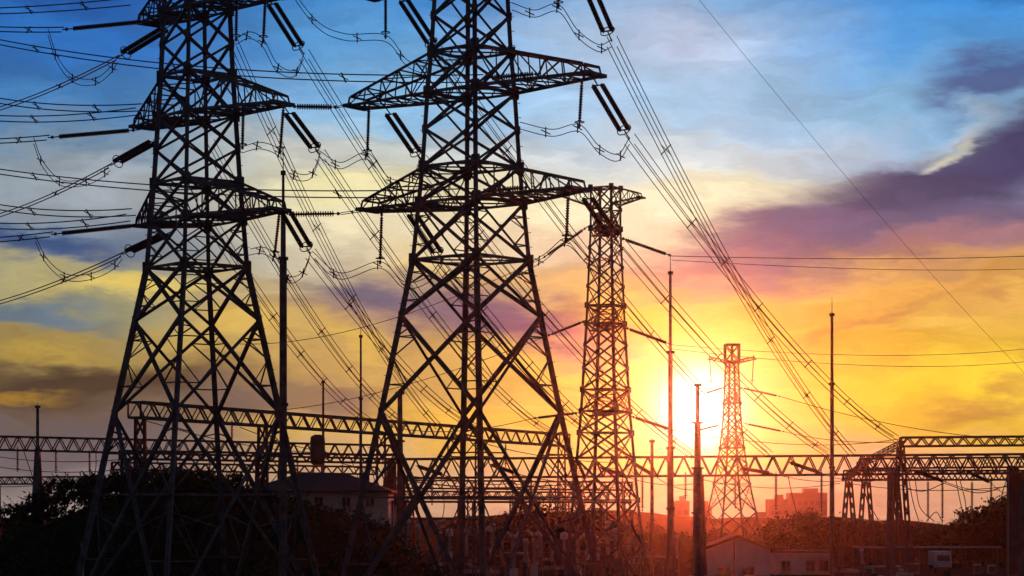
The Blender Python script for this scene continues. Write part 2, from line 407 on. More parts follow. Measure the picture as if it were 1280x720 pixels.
def lattice_tower(label, base, prof, levels, phi, arms, rings, peak, k=1.0, mat='steel', top_box=None, redundant=2):
    base = V(base)
    T = thing('lattice_tower', label, 'pylon', base)
    def corner(i, z):
        s = lerp_profile(prof, z) * math.sqrt(2); a = R(phi + 45 + 90 * i)
        return base + V((s * math.cos(a), s * math.sin(a), z))
    ztop = levels[-1]
    for i in range(4):
        m = MB()
        for (z0, s0), (z1, s1) in zip(prof, prof[1:]):
            c = corner(i, z0); out = (V((c.x, c.y, 0)) - V((base.x, base.y, 0))).normalized()
            m.angle(c, corner(i, z1), (0.36 if z0 < 22 else 0.27) * k, up=out)
        for z in levels[1:]:                     # gusset plates
            w = (0.62 if z in rings else 0.42) * k
            c = corner(i, z); a = R(phi + 90 * i)
            m.box(c + V((0, 0, 0)), (0.10 * k, w, w * 1.2), a); m.box(c, (w, 0.10 * k, w * 1.15), a)
        if k > 0.9:                              # step bolts up two of the legs
            if i in (0, 2):
                z = 3.0
                while z < ztop - 1:
                    c = corner(i, z); a = R(phi + 45 + 90 * i)
                    m.bar(c, c + V((math.cos(a), math.sin(a), 0)) * 0.30, 0.035); z += 0.9
        m.build('leg', mat, T, base)
        f = MB(); c = corner(i, prof[0][0])
        f.lathe(V((c.x, c.y, -0.1)), V((c.x, c.y, 1)), [(0, 0.75 * k), (prof[0][0] + 0.05, 0.6 * k), (prof[0][0] + 0.06, 0.3 * k)], 12)
        f.build('footing', 'concrete', T, base)
    for z0, z1 in zip(levels, levels[1:]):
        m = MB(); H = z1 - z0
        w = (0.245 if z0 < 13 else 0.22 if z0 < 23 else 0.165) * k
        for i in range(4):
            A, B = corner(i, z0), corner((i + 1) % 4, z0)
            C, D = corner(i, z1), corner((i + 1) % 4, z1)
            m.angle(A, D, w); m.angle(B, C, w)
            wA, wC = (B - A).length, (D - C).length
            t = wA / (wA + wC); X = A.lerp(D, t)
            if H > 3.0 and redundant:
                r = 0.085 * k if H > 6 else 0.075 * k
                for P, Q, up in ((A, C, 0), (B, D, 0)):
                    mid = P.lerp(Q, t)
                    lo, hi = P.lerp(X, 0.5), Q.lerp(X, 0.5)
                    m.angle(lo, P.lerp(Q, t * 0.5), r); m.angle(hi, P.lerp(Q, t + (1 - t) * 0.5), r)
                    m.angle(lo, mid, r); m.angle(hi, mid, r)
                    if H > 8:
                        for e in (0.25, 0.75):
                            q = P.lerp(X, e); m.angle(q, P.lerp(Q, t * (e + 0.12)), r)
                        m.angle(X, mid, r * 1.3)
                    if H > 5:
                        q = Q.lerp(X, 0.27); m.angle(q, P.lerp(Q, t + (1 - t) * 0.78), r)
                        m.angle(q, P.lerp(Q, t + (1 - t) * 0.5), r)
                m.box(X, (0.3 * k, 0.08, 0.34 * k), R(phi + 90 * i))
        m.build('brace_panel', mat, T, base)
    for z in rings:
        m = MB(); c = [corner(i, z) for i in range(4)]
        for i in range(4):
            m.angle(c[i], c[(i + 1) % 4], 0.17 * k)
            m.angle(c[i].lerp(c[(i + 1) % 4], 0.5), c[(i + 1) % 4].lerp(c[(i + 2) % 4], 0.5), 0.09 * k)
        m.angle(c[0], c[2], 0.10 * k); m.angle(c[1], c[3], 0.10 * k)
        m.build('horizontal_frame', mat, T, base)
    for ang, h, zl, zu, zt, tw in arms:
        u = V((math.cos(R(ang)), math.sin(R(ang)), 0)); p = V((-u.y, u.x, 0))
        if p.y < 0: p = -p
        best = sorted(range(4), key=lambda i: -(corner(i, zl) - base).dot(u))[:2]
        best.sort(key=lambda i: (corner(i, zl) - base).dot(p))
        lo = [corner(i, zl) for i in best]; up = [corner(i, zu) for i in best]
        tl = [base + u * h + p * s * tw + V((0, 0, zt)) for s in (-1, 1)]
        tu = [q + V((0, 0, 0.55 * k)) - u * 0.15 for q in tl]
        m = MB(); cw, bw = 0.19 * k, 0.085 * k
        nseg = 5 if h > 5 else 3
        for s in (0, 1):
            m.angle(lo[s], tl[s], cw); m.angle(up[s], tu[s], cw * 0.95); m.angle(tl[s], tu[s], 0.12 * k)
        m.angle(tl[0], tl[1], cw); m.angle(tu[0], tu[1], 0.12 * k); m.angle(lo[0], lo[1], cw); m.angle(up[0], up[1], cw * .9)
        m.box((tl[0] + tl[1]) / 2, (0.5 * k, tw * 2 + 0.5, 0.22 * k), R(ang)); 
        for j in range(nseg):
            a, e = j / nseg, (j + 1) / nseg
            P = [lo[0].lerp(tl[0], a), lo[1].lerp(tl[1], a), up[0].lerp(tu[0], a), up[1].lerp(tu[1], a)]
            Q = [lo[0].lerp(tl[0], e), lo[1].lerp(tl[1], e), up[0].lerp(tu[0], e), up[1].lerp(tu[1], e)]
            m.angle(P[0], Q[1], bw); m.angle(P[1], Q[0], bw)
            m.angle(P[2], Q[3], bw) if j % 2 else m.angle(P[3], Q[2], bw)
            for s in (0, 1):
                m.angle(P[s], Q[2 + s], bw * 1.1) if j % 2 else m.angle(P[2 + s], Q[s], bw * 1.1)
                m.angle(Q[s], Q[2 + s], bw); 
            m.angle(Q[0], Q[1], bw); m.angle(Q[2], Q[3], bw)
        m.build('cross_arm', mat, T, base)
    if peak:
        m = MB(); tip = base + V((0, 0, peak))
        for i in range(4):
            m.angle(corner(i, ztop), tip, 0.16 * k)
            A, B = corner(i, ztop), corner((i + 1) % 4, ztop)
            for e in (0.33, 0.66):
                m.angle(A.lerp(tip, e - 0.3), B.lerp(tip, e), 0.08 * k); m.angle(A.lerp(tip, e), B.lerp(tip, e), 0.08 * k)
        m.build('peak', mat, T, base)
    if top_box:
        m = MB(); z0, z1, s = top_box
        q = [base + V((sx * s, sy * s, z)) for z in (z0, z1) for sx, sy in ((-1, -1), (1, -1), (1, 1), (-1, 1))]
        for i in range(4):
            j = (i + 1) % 4
            m.angle(q[i], q[j], 0.26); m.angle(q[4 + i], q[4 + j], 0.26); m.angle(q[i], q[4 + i], 0.26)
            m.angle(q[i], q[4 + j], 0.18); m.angle(q[j], q[4 + i], 0.18)
            m.angle(q[i].lerp(q[j], .5), q[4 + i].lerp(q[4 + j], .5), 0.18)
        m.build('head_frame', mat, T, base)
    return T

LV = [0.6, 14.25, 20.25, 23.75, 27.3, 29.55, 31.9, 34.2, 36.75, 39.0, 41.2, 43.5]
PR = [(0.6, 6.2), (14.25, 3.98), (23.75, 2.58), (29.55, 2.16), (34.2, 1.94), (36.75, 1.77), (43.5, 1.48)]
RG = [23.75, 27.3, 29.55, 34.2, 36.75, 41.2, 43.5]
B2 = ground(589, 150)
lattice_tower('tall dark lattice pylon in the middle, with the longest cross arms', B2, PR, LV, -39,
              [(-38, 9.45, 34.2, 36.75, 34.3, 0.8), (142, 9.6, 34.2, 36.75, 34.3, 0.8),
               (-38, 8.3, 27.3, 29.55, 27.5, 0.8), (142, 8.5, 27.3, 29.55, 27.5, 0.8),
               (-38, 8.7, 41.2, 43.5, 41.3, 0.8), (142, 8.7, 41.2, 43.5, 41.3, 0.8)], RG, 49.0)
B1 = ground(246, 159)
PR1 = [(0.6, 6.2), (14.25, 4.0), (24.2, 2.4), (29.8, 2.06), (34.2, 1.85), (36.9, 1.72), (43.5, 1.5)]
LV1 = [0.6, 14.6, 20.7, 24.2, 27.3, 29.8, 32.0, 34.2, 36.9, 39.0, 41.2, 43.5]
RG1 = [24.2, 27.3, 29.8, 34.2, 36.9, 41.2, 43.5]
lattice_tower('tall dark lattice pylon on the left, standing in front of the bushy mound', B1, PR1, LV1, -51.5,
              [(-37, 7.6, 34.2, 36.9, 34.3, 0.75), (130, 6.8, 34.2, 36.9, 34.3, 0.75),
               (-37, 7.3, 27.3, 29.8, 27.5, 0.75), (130, 6.5, 27.3, 29.8, 27.5, 0.75),
               (-37, 7.0, 41.2, 43.5, 41.3, 0.75), (130, 6.2, 41.2, 43.5, 41.3, 0.75)], RG1, 49.0)
B3 = ground(757, 200)
LV3 = [0.6, 5.2, 9.0, 12.4, 14.6, 16.4, 18.2, 20.0, 21.9, 23.7, 25.2, 26.8, 28.4, 30.0, 31.6, 33.2, 35.0]
lattice_tower('slender reddish lattice pylon right of the middle one, its close bracing lit by the sunset', B3,
              [(0.6, 2.75), (9.0, 2.05), (16.4, 1.55), (23.7, 1.22), (31.6, 0.95), (35.0, 0.95)], LV3, -27,
              [(-85, 3.4, 31.6, 33.2, 31.4, 0.5), (95, 3.4, 31.6, 33.2, 31.4, 0.5),
               (-85, 3.8, 23.7, 25.2, 23.4, 0.6), (95, 3.8, 23.7, 25.2, 23.4, 0.6),
               (-85, 4.0, 16.4, 18.2, 16.2, 0.6), (95, 4.0, 16.4, 18.2, 16.2, 0.6),
               (-30, 3.3, 33.6, 35.0, 34.0, 0.3), (150, 4.2, 33.4, 35.0, 34.6, 0.4)],
              [5.2, 9.0, 14.6, 16.4, 18.2, 23.7, 25.2, 31.6, 35.0], 0, 0.66)
B4 = ground(915, 345)
zf = lambda z: max(0.4, EYE + (z - EYE) * 1.15)
LV4 = [zf(z) for z in (0.4, 4.0, 8.0, 11.5, 14.0, 16.0, 18.0, 19.8, 21.6, 23.4, 25.0, 26.6)]
lattice_tower('small distant lattice pylon bleached by the low sun, with a square head frame', B4,
              [(0.4, 3.9), (zf(11.5), 1.95), (zf(16.0), 1.32), (zf(19.8), 0.98), (zf(26.6), 0.71)], LV4, -30,
              [(a, h * 1.15, zf(z0), zf(z1), zf(zt), w) for a, h, z0, z1, zt, w in (
               (-80, 2.6, 21.6, 23.4, 21.6, 0.4), (100, 2.6, 21.6, 23.4, 21.6, 0.4), (-80, 2.8, 16.0, 18.0, 16.0, 0.4), (100, 2.8, 16.0, 18.0, 16.0, 0.4),
               (0, 2.9, 26.6, 26.9, 27.1, 0.2), (180, 2.9, 26.6, 26.9, 27.1, 0.2))], [zf(z) for z in (4.0, 11.5, 16.0, 21.6, 26.6)], 0, 0.66,
              top_box=(zf(26.8), zf(28.9), 1.0))

# ------------------------------------------------------------------ insulator strings
def insulator(a, b, double, label, group, r=0.165):
    a, b = V(a), V(b); z = (b - a).normalized()
    if double or z.z < -0.95: a = a - z * (0.55 if double else 0.45)
    d = b - a; Ln = d.length
    T = thing('insulator_string', label, 'insulator', a, group)
    side = z.cross(V((0, 0, 1)))
    side = side.normalized() if side.length > 0.1 else V((1, 0, 0))
    cut = 0.15 * Ln if double else 0.12 * Ln
    for s in ((-1, 1) if double else (0,)):
        o = side * 0.32 * s
        p, q = a + z * cut + o, b - z * cut + o
        m = MB(); prof = [(0, 0.05)]; ln = (q - p).length; n = max(6, int(ln / 0.15)); st_ = ln / n
        for i in range(n):
            t = i * st_
            prof += [(t + st_ * 0.12, 0.07), (t + st_ * 0.30, r), (t + st_ * 0.58, r * 0.96), (t + st_ * 0.72, 0.075)]
        prof.append((ln, 0.05))
        m.lathe(p, q, prof, 10)
        m.build('disc_string', 'glass_disc', T, a)
    for p, q in ((a, a + z * cut), (b - z * cut, b)):
        m = MB()
        if double:
            top = p if p == a else q
            yo = q if p == a else p
            m.bar(yo - side * 0.36, yo + side * 0.36, 0.12, 0.07); m.bar(top, yo, 0.06)
            for s in (-1, 1): m.bar(yo + side * 0.32 * s - z * 0.1, yo + side * 0.32 * s + z * 0.1, 0.08)
        else:
            m.bar(p, q, 0.07); m.box(p.lerp(q, 0.6), (0.16, 0.16, 0.2))
        m.build('end_fitting', 'steel_dark', T, a)
    if double or abs(z.z) > 0.9:                       # clamp and ring at the live end
        m = MB()
        e1 = side; e2 = z.cross(side).normalized(); c = b - z * cut
        ring = [c + (e1 * math.cos(t) + e2 * math.sin(t)) * (0.45 if double else 0.28) for t in [2 * math.pi * i / 14 for i in range(15)]]
        m.tube(ring, 0.035, 5)
        m.build('grading_ring', 'steel_dark', T, a)
    return T

def catenary(a, b, sag, n=28):
    a, b = V(a), V(b)
    return [a.lerp(b, i / n) - V((0, 0, sag * 4 * (i / n) * (1 - i / n))) for i in range(n + 1)]
def bundle(a, b, sag, label, cat='power line', group=None, gap=0.45, r=0.034, spacers=5, name='conductor_bundle', pts=None, r2=None, wires=2):
    a, b = V(a), V(b)
    P = pts or catenary(a, b, sag)
    T = thing(name, label, cat, P[0], group)
    d = V((P[-1].x - P[0].x, P[-1].y - P[0].y, 0)); side = V((d.y, -d.x, 0)).normalized() if d.length > 0.3 else V((1, 0, 0))
    off = V((0, 0, 0.7)) * gap + side * gap * 0.45
    offs = [off * -0.5, off * 0.5]
    if wires == 4:
        offs = [V((0, 0, a * gap)) + side * b_ * gap for a in (-.5, .5) for b_ in (-.5, .5)]
    for of in offs:
        m = MB(); n = len(P)
        rr = [r + ((r2 or r) - r) * i / (n - 1) for i in range(n)]
        m.tube([p + of for p in P], rr, 5)
        m.build('wire', 'wire', T, P[0])
    for i in range(spacers):
        t = (i + 0.7) / (spacers + 0.4); k = t * (len(P) - 1); j = int(k); c = P[j].lerp(P[min(j + 1, len(P) - 1)], k - j)
        m = MB()
        if wires == 4:
            w_ = 0.07 if r2 is None else r * 2 + (r2 - r) * 2 * t
            m.bar(c + offs[0] * 1.15, c + offs[3] * 1.15, w_); m.bar(c + offs[1] * 1.15, c + offs[2] * 1.15, w_)
        else:
            m.bar(c - off * 0.72, c + off * 0.72, 0.075); m.bar(c - off.length * V((0.62, 0, -0.3)), c + off.length * V((0.62, 0, -0.3)), 0.06)
        m.build('spacer', 'steel_dark', T, P[0])
    return T
def wire(a, b, sag, label, r=0.03, r2=None, group=None):
    P = catenary(a, b, sag); m = MB(); n = len(P)
    m.tube(P, [r + ((r2 or r) - r) * i / (n - 1) for i in range(n)], 5)
    return tag(m.build('overhead_wire', 'wire', None, P[0]), label, 'power line', group)

GI2, GI1 = 'insulator strings of the middle pylon', 'insulator strings of the left pylon'
MID, LEFT = 'the middle pylon', 'the left pylon'
DS = 'double insulator string sloping down right from the %s arm of %s'
strs = {}
for key, a, b, lab, gr in (
    ('mUR', (745, 103, 144), (787, 174, 147), DS % ('middle right', MID), GI2),
    ('mTR', (731, -28, 144), (765, 52, 147), DS % ('top right', MID), GI2),
    ('mLR', (733, 246, 145), (773, 303, 148), DS % ('lowest right', MID), GI2),
    ('mUL', (486, 140, 155), (527, 200, 158), DS % ('middle left', MID), GI2),
    ('mTL', (503, -2, 155), (546, 64, 158), DS % ('top left', MID), GI2),
    ('mLL', (514, 266, 155), (553, 325, 158), DS % ('lowest left', MID), GI2),
    ('lTR', (338, 2, 155), (380, 68, 158), DS % ('top right', LEFT), GI1),
    ('lUR', (360, 140, 155), (400, 193, 158), DS % ('middle right', LEFT), GI1),
    ('lLR', (357, 264, 155), (388, 317, 158), DS % ('lowest right', LEFT), GI1),
    ('lTL', (208, 35, 161), (147, 72, 164), 'double insulator string reaching down left from the top left arm of the left pylon', GI1),
    ('lUL', (194, 176, 164), (138, 207, 167), 'double insulator string reaching down left from the middle left arm of the left pylon', GI1),
    ('lLL', (209, 292, 163), (153, 318, 166), 'double insulator string reaching down left from the lowest left arm of the left pylon', GI1)):
    strs[key] = at(*b); insulator(at(*a), at(*b), True, lab, gr)
SG = 'single nearly level insulator string at the %s left arm of the left pylon'
for key, a, b, lab in (('sT', (190, 26, 161), (78, 37, 163), SG % 'top'), ('sU', (175, 162, 164), (60, 172, 166), SG % 'middle'),
                       ('sL', (177, 281, 163), (64, 293, 165), SG % 'lowest')):
    strs[key] = at(*b); insulator(at(*a), at(*b), False, lab, GI1)
for key, a, b, lab, gr in (
    ('hU', (364, 133, 154), (422, 134, 155), 'long level insulator string between the middle arms of the left and middle pylons', GI1),
    ('hL', (358, 268, 155), (426, 267, 155.5), 'long level insulator string between the lowest arms of the left and middle pylons', GI1),
    ('hF', (675, 92, 150), (606, 98, 151), 'level insulator string behind the middle right arm of the middle pylon', GI2),
    ('hG', (662, 234, 150), (596, 240, 151), 'level insulator string behind the lowest right arm of the middle pylon', GI2)):
    strs[key] = at(*b); insulator(at(*a), at(*b), False, lab, gr, 0.19)
VS = 'vertical insulator string hanging from the %s of %s'
for key, px, y0, y1, d, lab, gr, dx in (
    ('vmUR', 727, 108, 160, 144, VS % ('middle right arm tip', MID), GI2, -3), ('vmUL', 461, 139, 196, 156, VS % ('middle left arm tip', MID), GI2, -2),
    ('vmTR', 698, -42, 10, 144, VS % ('top right arm', MID), GI2, 0), ('vmTL', 482, -14, 49, 156, VS % ('top left arm tip', MID), GI2, 0),
    ('vmLR', 710, 248, 302, 145, VS % ('lowest right arm tip', MID), GI2, -2), ('vmLL', 477, 272, 331, 155, VS % ('lowest left arm tip', MID), GI2, -2),
    ('vlTR', 332, -8, 54, 155, VS % ('top right arm tip', LEFT), GI1, -3), ('vlTN', 296, -4, 52, 156, VS % ('root of the top right arm', LEFT), GI1, -1),
    ('vlUR', 354, 138, 192, 154, VS % ('middle right arm tip', LEFT), GI1, -4), ('vlUN', 304, 140, 187, 156, VS % ('root of the middle right arm', LEFT), GI1, -1),
    ('vlLR', 349, 268, 322, 155, VS % ('lowest right arm tip', LEFT), GI1, -6)):
    strs[key] = at(px + dx, y1, d); insulator(at(px, y0, d), at(px + dx, y1, d), False, lab, gr, 0.125)

# conductors running off to the switchyard gantries
GB = 'four-wire conductor bundles dropping to the switchyard'
LB = 'bundled wires dropping from the %s arm of %s to the switchyard gantry'
for key, e, sag, lab in (
    ('mUR', (1120, 548, 300), 2.2, LB % ('middle right', MID)), ('mTR', (1066, 567, 285), 2.4, LB % ('top right', MID)),
    ('mLR', (1038, 568, 285), 1.4, LB % ('lowest right', MID)), ('mUL', (868, 570, 285), 2.0, LB % ('middle left', MID)),
    ('mTL', (962, 568, 285), 2.2, LB % ('top left', MID)), ('mLL', (792, 574, 285), 1.5, LB % ('lowest left', MID)),
    ('lTR', (742, 543, 330), 3.4, LB % ('top right', LEFT)), ('lUR', (690, 541, 325), 2.6, LB % ('middle right', LEFT)),
    ('lLR', (600, 536, 318), 1.8, LB % ('lowest right', LEFT))):
    bundle(strs[key], at(*e), sag, lab, group=GB, r=0.028, r2=0.050, gap=0.62, spacers=5, wires=4)
LB2 = 'bundled wires dropping from behind %s of the left pylon to the gantry'
for a, e, sag, lab in (((262, 180, 164), (505, 530, 305), 2.5, LB2 % 'the middle arms'), ((262, 275, 164), (462, 527, 298), 1.8, LB2 % 'the lowest arms'),
                       ((290, 52, 162), (548, 533, 312), 3.0, LB2 % 'the top arms')):
    bundle(at(*a), at(*e), sag, lab, group=GB, r=0.028, r2=0.045, gap=0.62, spacers=6, wires=4)
# conductors leaving to the left
GL = 'twin wires leaving the left pylon to the left'
for key, e, sag, lab in (
    ('sT', (-60, 33, 175), 0.1, 'short level twin wires running off from the top left string of the left pylon'),
    ('sU', (-60, 177, 178), 0.1, 'short level twin wires running off from the middle left string of the left pylon'),
    ('sL', (-60, 302, 178), 0.1, 'short level twin wires running off from the lowest left string of the left pylon'),
    ('lTL', (-60, 150, 215), 0.6, 'twin wires sloping to the left edge from the top double string of the left pylon'),
    ('lUL', (-60, 284, 215), 0.6, 'twin wires sloping to the left edge from the middle double string of the left pylon'),
    ('lLL', (-60, 392, 215), 0.5, 'twin wires sloping to the left edge from the lowest double string of the left pylon')):
    bundle(strs[key], at(*e), sag, lab, group=GL, r=0.044, spacers=2, gap=0.5)
GC = 'twin wires crossing behind the left pylon'
for a, e, sag, lab in (
    ((-60, 40, 210), None, 1.2, 'twin wires crossing behind the top of the left pylon to the middle pylon'),
    ((-60, 205, 210), None, 1.0, 'twin wires crossing behind the lower half of the left pylon to the middle pylon'),
    ((-60, 113, 205), (180, 134, 162), 0.6, 'upper of two wire pairs ending at the middle left arm of the left pylon'),
    ((-60, 246, 205), (167, 265, 162), 0.6, 'upper of two wire pairs ending at the lowest left arm of the left pylon'),
    ((-60, 142, 205), (172, 139, 162), 0.5, 'lower of two wire pairs ending at the middle left arm of the left pylon'),
    ((-60, 277, 205), (160, 272, 162), 0.5, 'lower of two wire pairs ending at the lowest left arm of the left pylon'),
    ((-60, 14, 205), (160, 2, 160), 0.2, 'twin wires from the top left corner to the top left arm of the left pylon')):
    q = at(*e) if e else (strs['hF'] if '2 top' in lab or 'top of' in lab else strs['hG'])
    bundle(at(*a), q, sag, lab, group=GC, r=0.054, r2=0.042, spacers=3, gap=0.62)
for key, e, lab in (('hU', (439, 129, 156), 'short wires joining the level string to the middle left arm tip of the middle pylon'),
                    ('hL', (455, 263, 155.5), 'short wires joining the level string to the lowest left arm tip of the middle pylon')):
    bundle(strs[key], at(*e), 0.0, lab, gap=0.16, spacers=1, r=0.03)
# jumper loops
def bez(pts, n=10):
    """a smooth curve through the points"""
    P = [V(p) for p in pts]; out = []
    Q = [P[0] * 2 - P[1]] + P + [P[-1] * 2 - P[-2]]
    for i in range(1, len(Q) - 2):
        for k in range(n):
            t = k / n; a, b_, c, d = Q[i - 1], Q[i], Q[i + 1], Q[i + 2]
            out.append(0.5 * (2 * b_ + (c - a) * t + (2 * a - 5 * b_ + 4 * c - d) * t * t + (3 * b_ - a - 3 * c + d) * t ** 3))
    out.append(P[-1]); return out
GJ = 'jumper loops of slack twin wire'
JL = 'slack twin jumper wires looping under the %s arm of %s'
for pts, lab in (
    ([(650, 157, 147), (690, 166, 145.5), (724, 160, 144), (748, 186, 144.5), (772, 197, 146), (787, 176, 147)], JL % ('middle right', MID)),
    ([(640, 8, 147), (668, 17, 145.5), (698, 10, 144), (722, 42, 144.5), (748, 60, 146), (765, 54, 147)], JL % ('top right', MID)),
    ([(648, 340, 147), (680, 322, 146), (708, 302, 145), (735, 325, 145.5), (758, 328, 147), (773, 305, 148)], JL % ('lowest right', MID)),
    ([(398, 192, 157), (425, 207, 156), (459, 195, 156), (486, 226, 156.5), (512, 226, 157), (527, 202, 158)], JL % ('middle left', MID)),
    ([(345, -40, 158), (392, 26, 157), (430, 46, 156), (482, 48, 156), (508, 78, 156.5), (532, 86, 157), (546, 66, 158)], JL % ('top left', MID)),
    ([(390, 318, 157), (425, 345, 156), (475, 331, 155), (505, 356, 156), (534, 350, 157), (553, 327, 158)], JL % ('lowest left', MID)),
    ([(295, 52, 156), (312, 44, 156), (329, 54, 155), (346, 84, 156), (368, 92, 157), (380, 70, 158)], JL % ('top right', LEFT)),
    ([(303, 187, 156), (326, 182, 155), (350, 192, 154), (366, 218, 155), (388, 220, 157), (400, 195, 158)], JL % ('middle right', LEFT)),
    ([(312, 315, 156), (328, 313, 155), (343, 322, 155), (358, 348, 156), (376, 345, 157), (388, 319, 158)], JL % ('lowest right', LEFT)),
    ([(60, 40, 163), (72, 75, 163), (92, 99, 163.5), (118, 102, 164), (138, 88, 164), (147, 74, 164)], JL % ('top left', LEFT)),
    ([(42, 176, 166), (54, 206, 166), (76, 228, 166), (106, 228, 167), (128, 218, 167), (138, 209, 167)], JL % ('middle left', LEFT)),
    ([(44, 298, 165), (58, 326, 165), (82, 346, 165.5), (112, 346, 166), (140, 334, 166), (153, 320, 166)], JL % ('lowest left', LEFT))):
    bundle(None or at(*pts[0]), at(*pts[-1]), 0, lab, 'jumper wire', GJ, gap=0.55, r=0.028, spacers=4, name='jumper_loop', pts=bez([at(*p) for p in pts]))

# strings and wires of the two farther pylons
G3, G4 = 'insulator strings of the slender pylon', 'insulator strings of the distant bleached pylon'
for a, b_, lab, gr, r in (
    ((774, 297, 197), (840, 320, 199), 'sagging insulator string at the top right of the slender reddish pylon', G3, 0.15),
    ((780, 409, 197), (840, 431, 199), 'sagging insulator string half way up the right of the slender reddish pylon', G3, 0.15),
    ((788, 520, 197), (842, 538, 199), 'lowest sagging insulator string on the right of the slender reddish pylon', G3, 0.15),
    ((735, 283, 203), (678, 323, 205), 'sloping insulator string at the top left of the slender reddish pylon', G3, 0.15),
    ((732, 401, 203), (684, 420, 205), 'sloping insulator string half way up the left of the slender reddish pylon', G3, 0.13),
    ((724, 516, 203), (666, 523, 205), 'nearly level insulator string low on the left of the slender reddish pylon', G3, 0.13),
    ((923, 484, 343), (977, 496, 345), 'upper insulator string right of the distant bleached pylon', G4, 0.16),
    ((929, 529, 343), (982, 540, 345), 'lower insulator string right of the distant bleached pylon', G4, 0.16),
    ((906, 484, 347), (880, 492, 349), 'upper insulator string left of the distant bleached pylon', G4, 0.16),
    ((901, 531, 347), (872, 538, 349), 'lower insulator string left of the distant bleached pylon', G4, 0.16),
    ((887, 447, 345), (889, 480, 345), 'thin insulator hanging from the left bracket of the distant bleached pylon', G4, 0.07),
    ((942, 447, 345), (940, 480, 345), 'thin insulator hanging from the right bracket of the distant bleached pylon', G4, 0.07)):
    insulator(at(*a), at(*b_), False, lab, gr, r)
GR = 'thin wires crossing the right of the sky'
for a, b_, sag, r, r2, lab in (
    ((840, 320, 199), (1330, 318, 330), 0.4, 0.030, 0.050, 'upper thin wire crossing the purple cloud on the right'),
    ((840, 325, 199), (1330, 334, 330), 0.6, 0.025, 0.038, 'second thin wire just under the purple cloud on the right'),
    ((840, 431, 199), (1330, 430, 330), 1.2, 0.022, 0.032, 'thin wire across the orange sky, upper of the pair'),
    ((840, 436, 199), (1330, 446, 330), 1.4, 0.022, 0.034, 'thin wire across the orange sky, lower of the pair'),
    ((842, 538, 199), (1128, 548, 300), 1.0, 0.03, 0.05, 'wire sagging from the lowest right string of the slender pylon past the sun'),
    ((977, 496, 345), (1330, 552, 345), 1.5, 0.05, 0.05, 'wire from the upper right string of the distant pylon'),
    ((982, 540, 345), (1128, 552, 302), 0.6, 0.05, 0.05, 'wire from the lower right string of the distant pylon'),
    ((678, 323, 205), (300, 430, 330), 2.0, 0.03, 0.05, 'thin wire running left behind the middle pylon from the top string of the slender pylon'),
    ((684, 420, 205), (310, 515, 330), 1.5, 0.03, 0.05, 'thin wire running left behind the middle pylon from the half way string'),
    ((666, 523, 205), (480, 531, 300), 1.0, 0.03, 0.05, 'thin wire running left behind the middle pylon from the lowest string of the slender pylon'),
    ((858, -20, 190), (1320, 505, 340), 1.3, 0.017, 0.024, 'lone thin earth wire falling diagonally across the open blue sky')):
    wire(at(*a), at(*b_), sag, lab, r, r2, GR)

# ------------------------------------------------------------------ masts
def mast(px, ytop, d, w0, w1, label, spike=0, step=None, name='lightning_mast', cat='mast'):
    base = ground(px, d); T = thing(name, label, cat, base, 'slender masts in the switchyard')
    z = EYE + (HOR - ytop) / FPX * d
    zs = EYE + (HOR - step) / FPX * d if step else z * 0.45
    m = MB(); up = V((0, 0, 1))
    m.lathe(base, base + up, [(0, w0 / 2), (zs - .15, w0 / 2 * 0.94), (zs, w0 / 2 * 0.94), (zs + 0.02, (w0 + w1) / 4), (zs + (z - zs) * .55, (w0 + w1) / 4 * .9),
                              (zs + (z - zs) * .55 + .02, w1 / 2), (z, w1 / 2 * 0.85)], 12)
    m.build('shaft', 'steel', T, base, False)
    for h in (zs, zs + (z - zs) * .55, zs * 0.6):
        m = MB(); m.lathe(base + up * (h - 0.12), base + up * (h + 1), [(0, w0 * 0.66), (0.22, w0 * 0.66), (0.23, w0 * 0.4)], 12)
        m.build('flange', 'steel_dark', T, base)
    m = MB(); m.lathe(base + up * (z - 0.1), base + up * (z + 1), [(0, w1 * 0.85), (0.3, w1 * 0.85), (0.32, 0.04), (0.33 + spike, 0.02)], 8)
    m.build('spike', 'steel_dark', T, base)
    m = MB(); m.box(base + V((0, 0, 0.2)), (1.2, 1.2, 0.4)); m.build('base_block', 'concrete', T, base)
    return T
mast(354, 217, 172, 0.56, 0.22, 'tall stepped mast rising close beside the right leg of the left pylon', 1.6, 323)
mast(451, 421, 260, 0.40, 0.24, 'thin dark mast between the left and middle pylons', 0.8)
mast(404, 478, 300, 0.42, 0.30, 'short dark mast beside the black drum left of the middle pylon', 0.6)
mast(500, 492, 262, 0.80, 0.60, 'thick mast seen between the left legs of the middle pylon', 0.3)
mast(838, 342, 220, 0.62, 0.30, 'tall mast just left of the sun', 1.6, 560)
mast(1040, 394, 240, 0.50, 0.32, 'tall slender mast at the right, alone against the orange sky', 1.6)
mast(872, 482, 282, 1.12, 0.50, 'mast with a thick lower shaft standing right in front of the sun', 0.6, 585)
mast(815, 552, 270, 0.45, 0.4, 'low mast with a cap between the slender pylon and the sun', 0.2)
mast(790, 640, 250, 0.36, 0.34, 'short post under the slender pylon', 0.1)
mast(47, 509, 300, 0.55, 0.42, 'dark mast near the left edge above the bushes', 0.4)
p = ground(103, 172); m = MB(); m.bar(p, p + V((0, 0, 5.7)), 0.20); m.bar(p + V((0, 0, 5.7)), p + V((0, 0, 5.75)), 0.26)
tag(m.build('steel_post', 'concrete', None, p), 'lone grey post at the foot of the dark mound, near the bottom left', 'post')

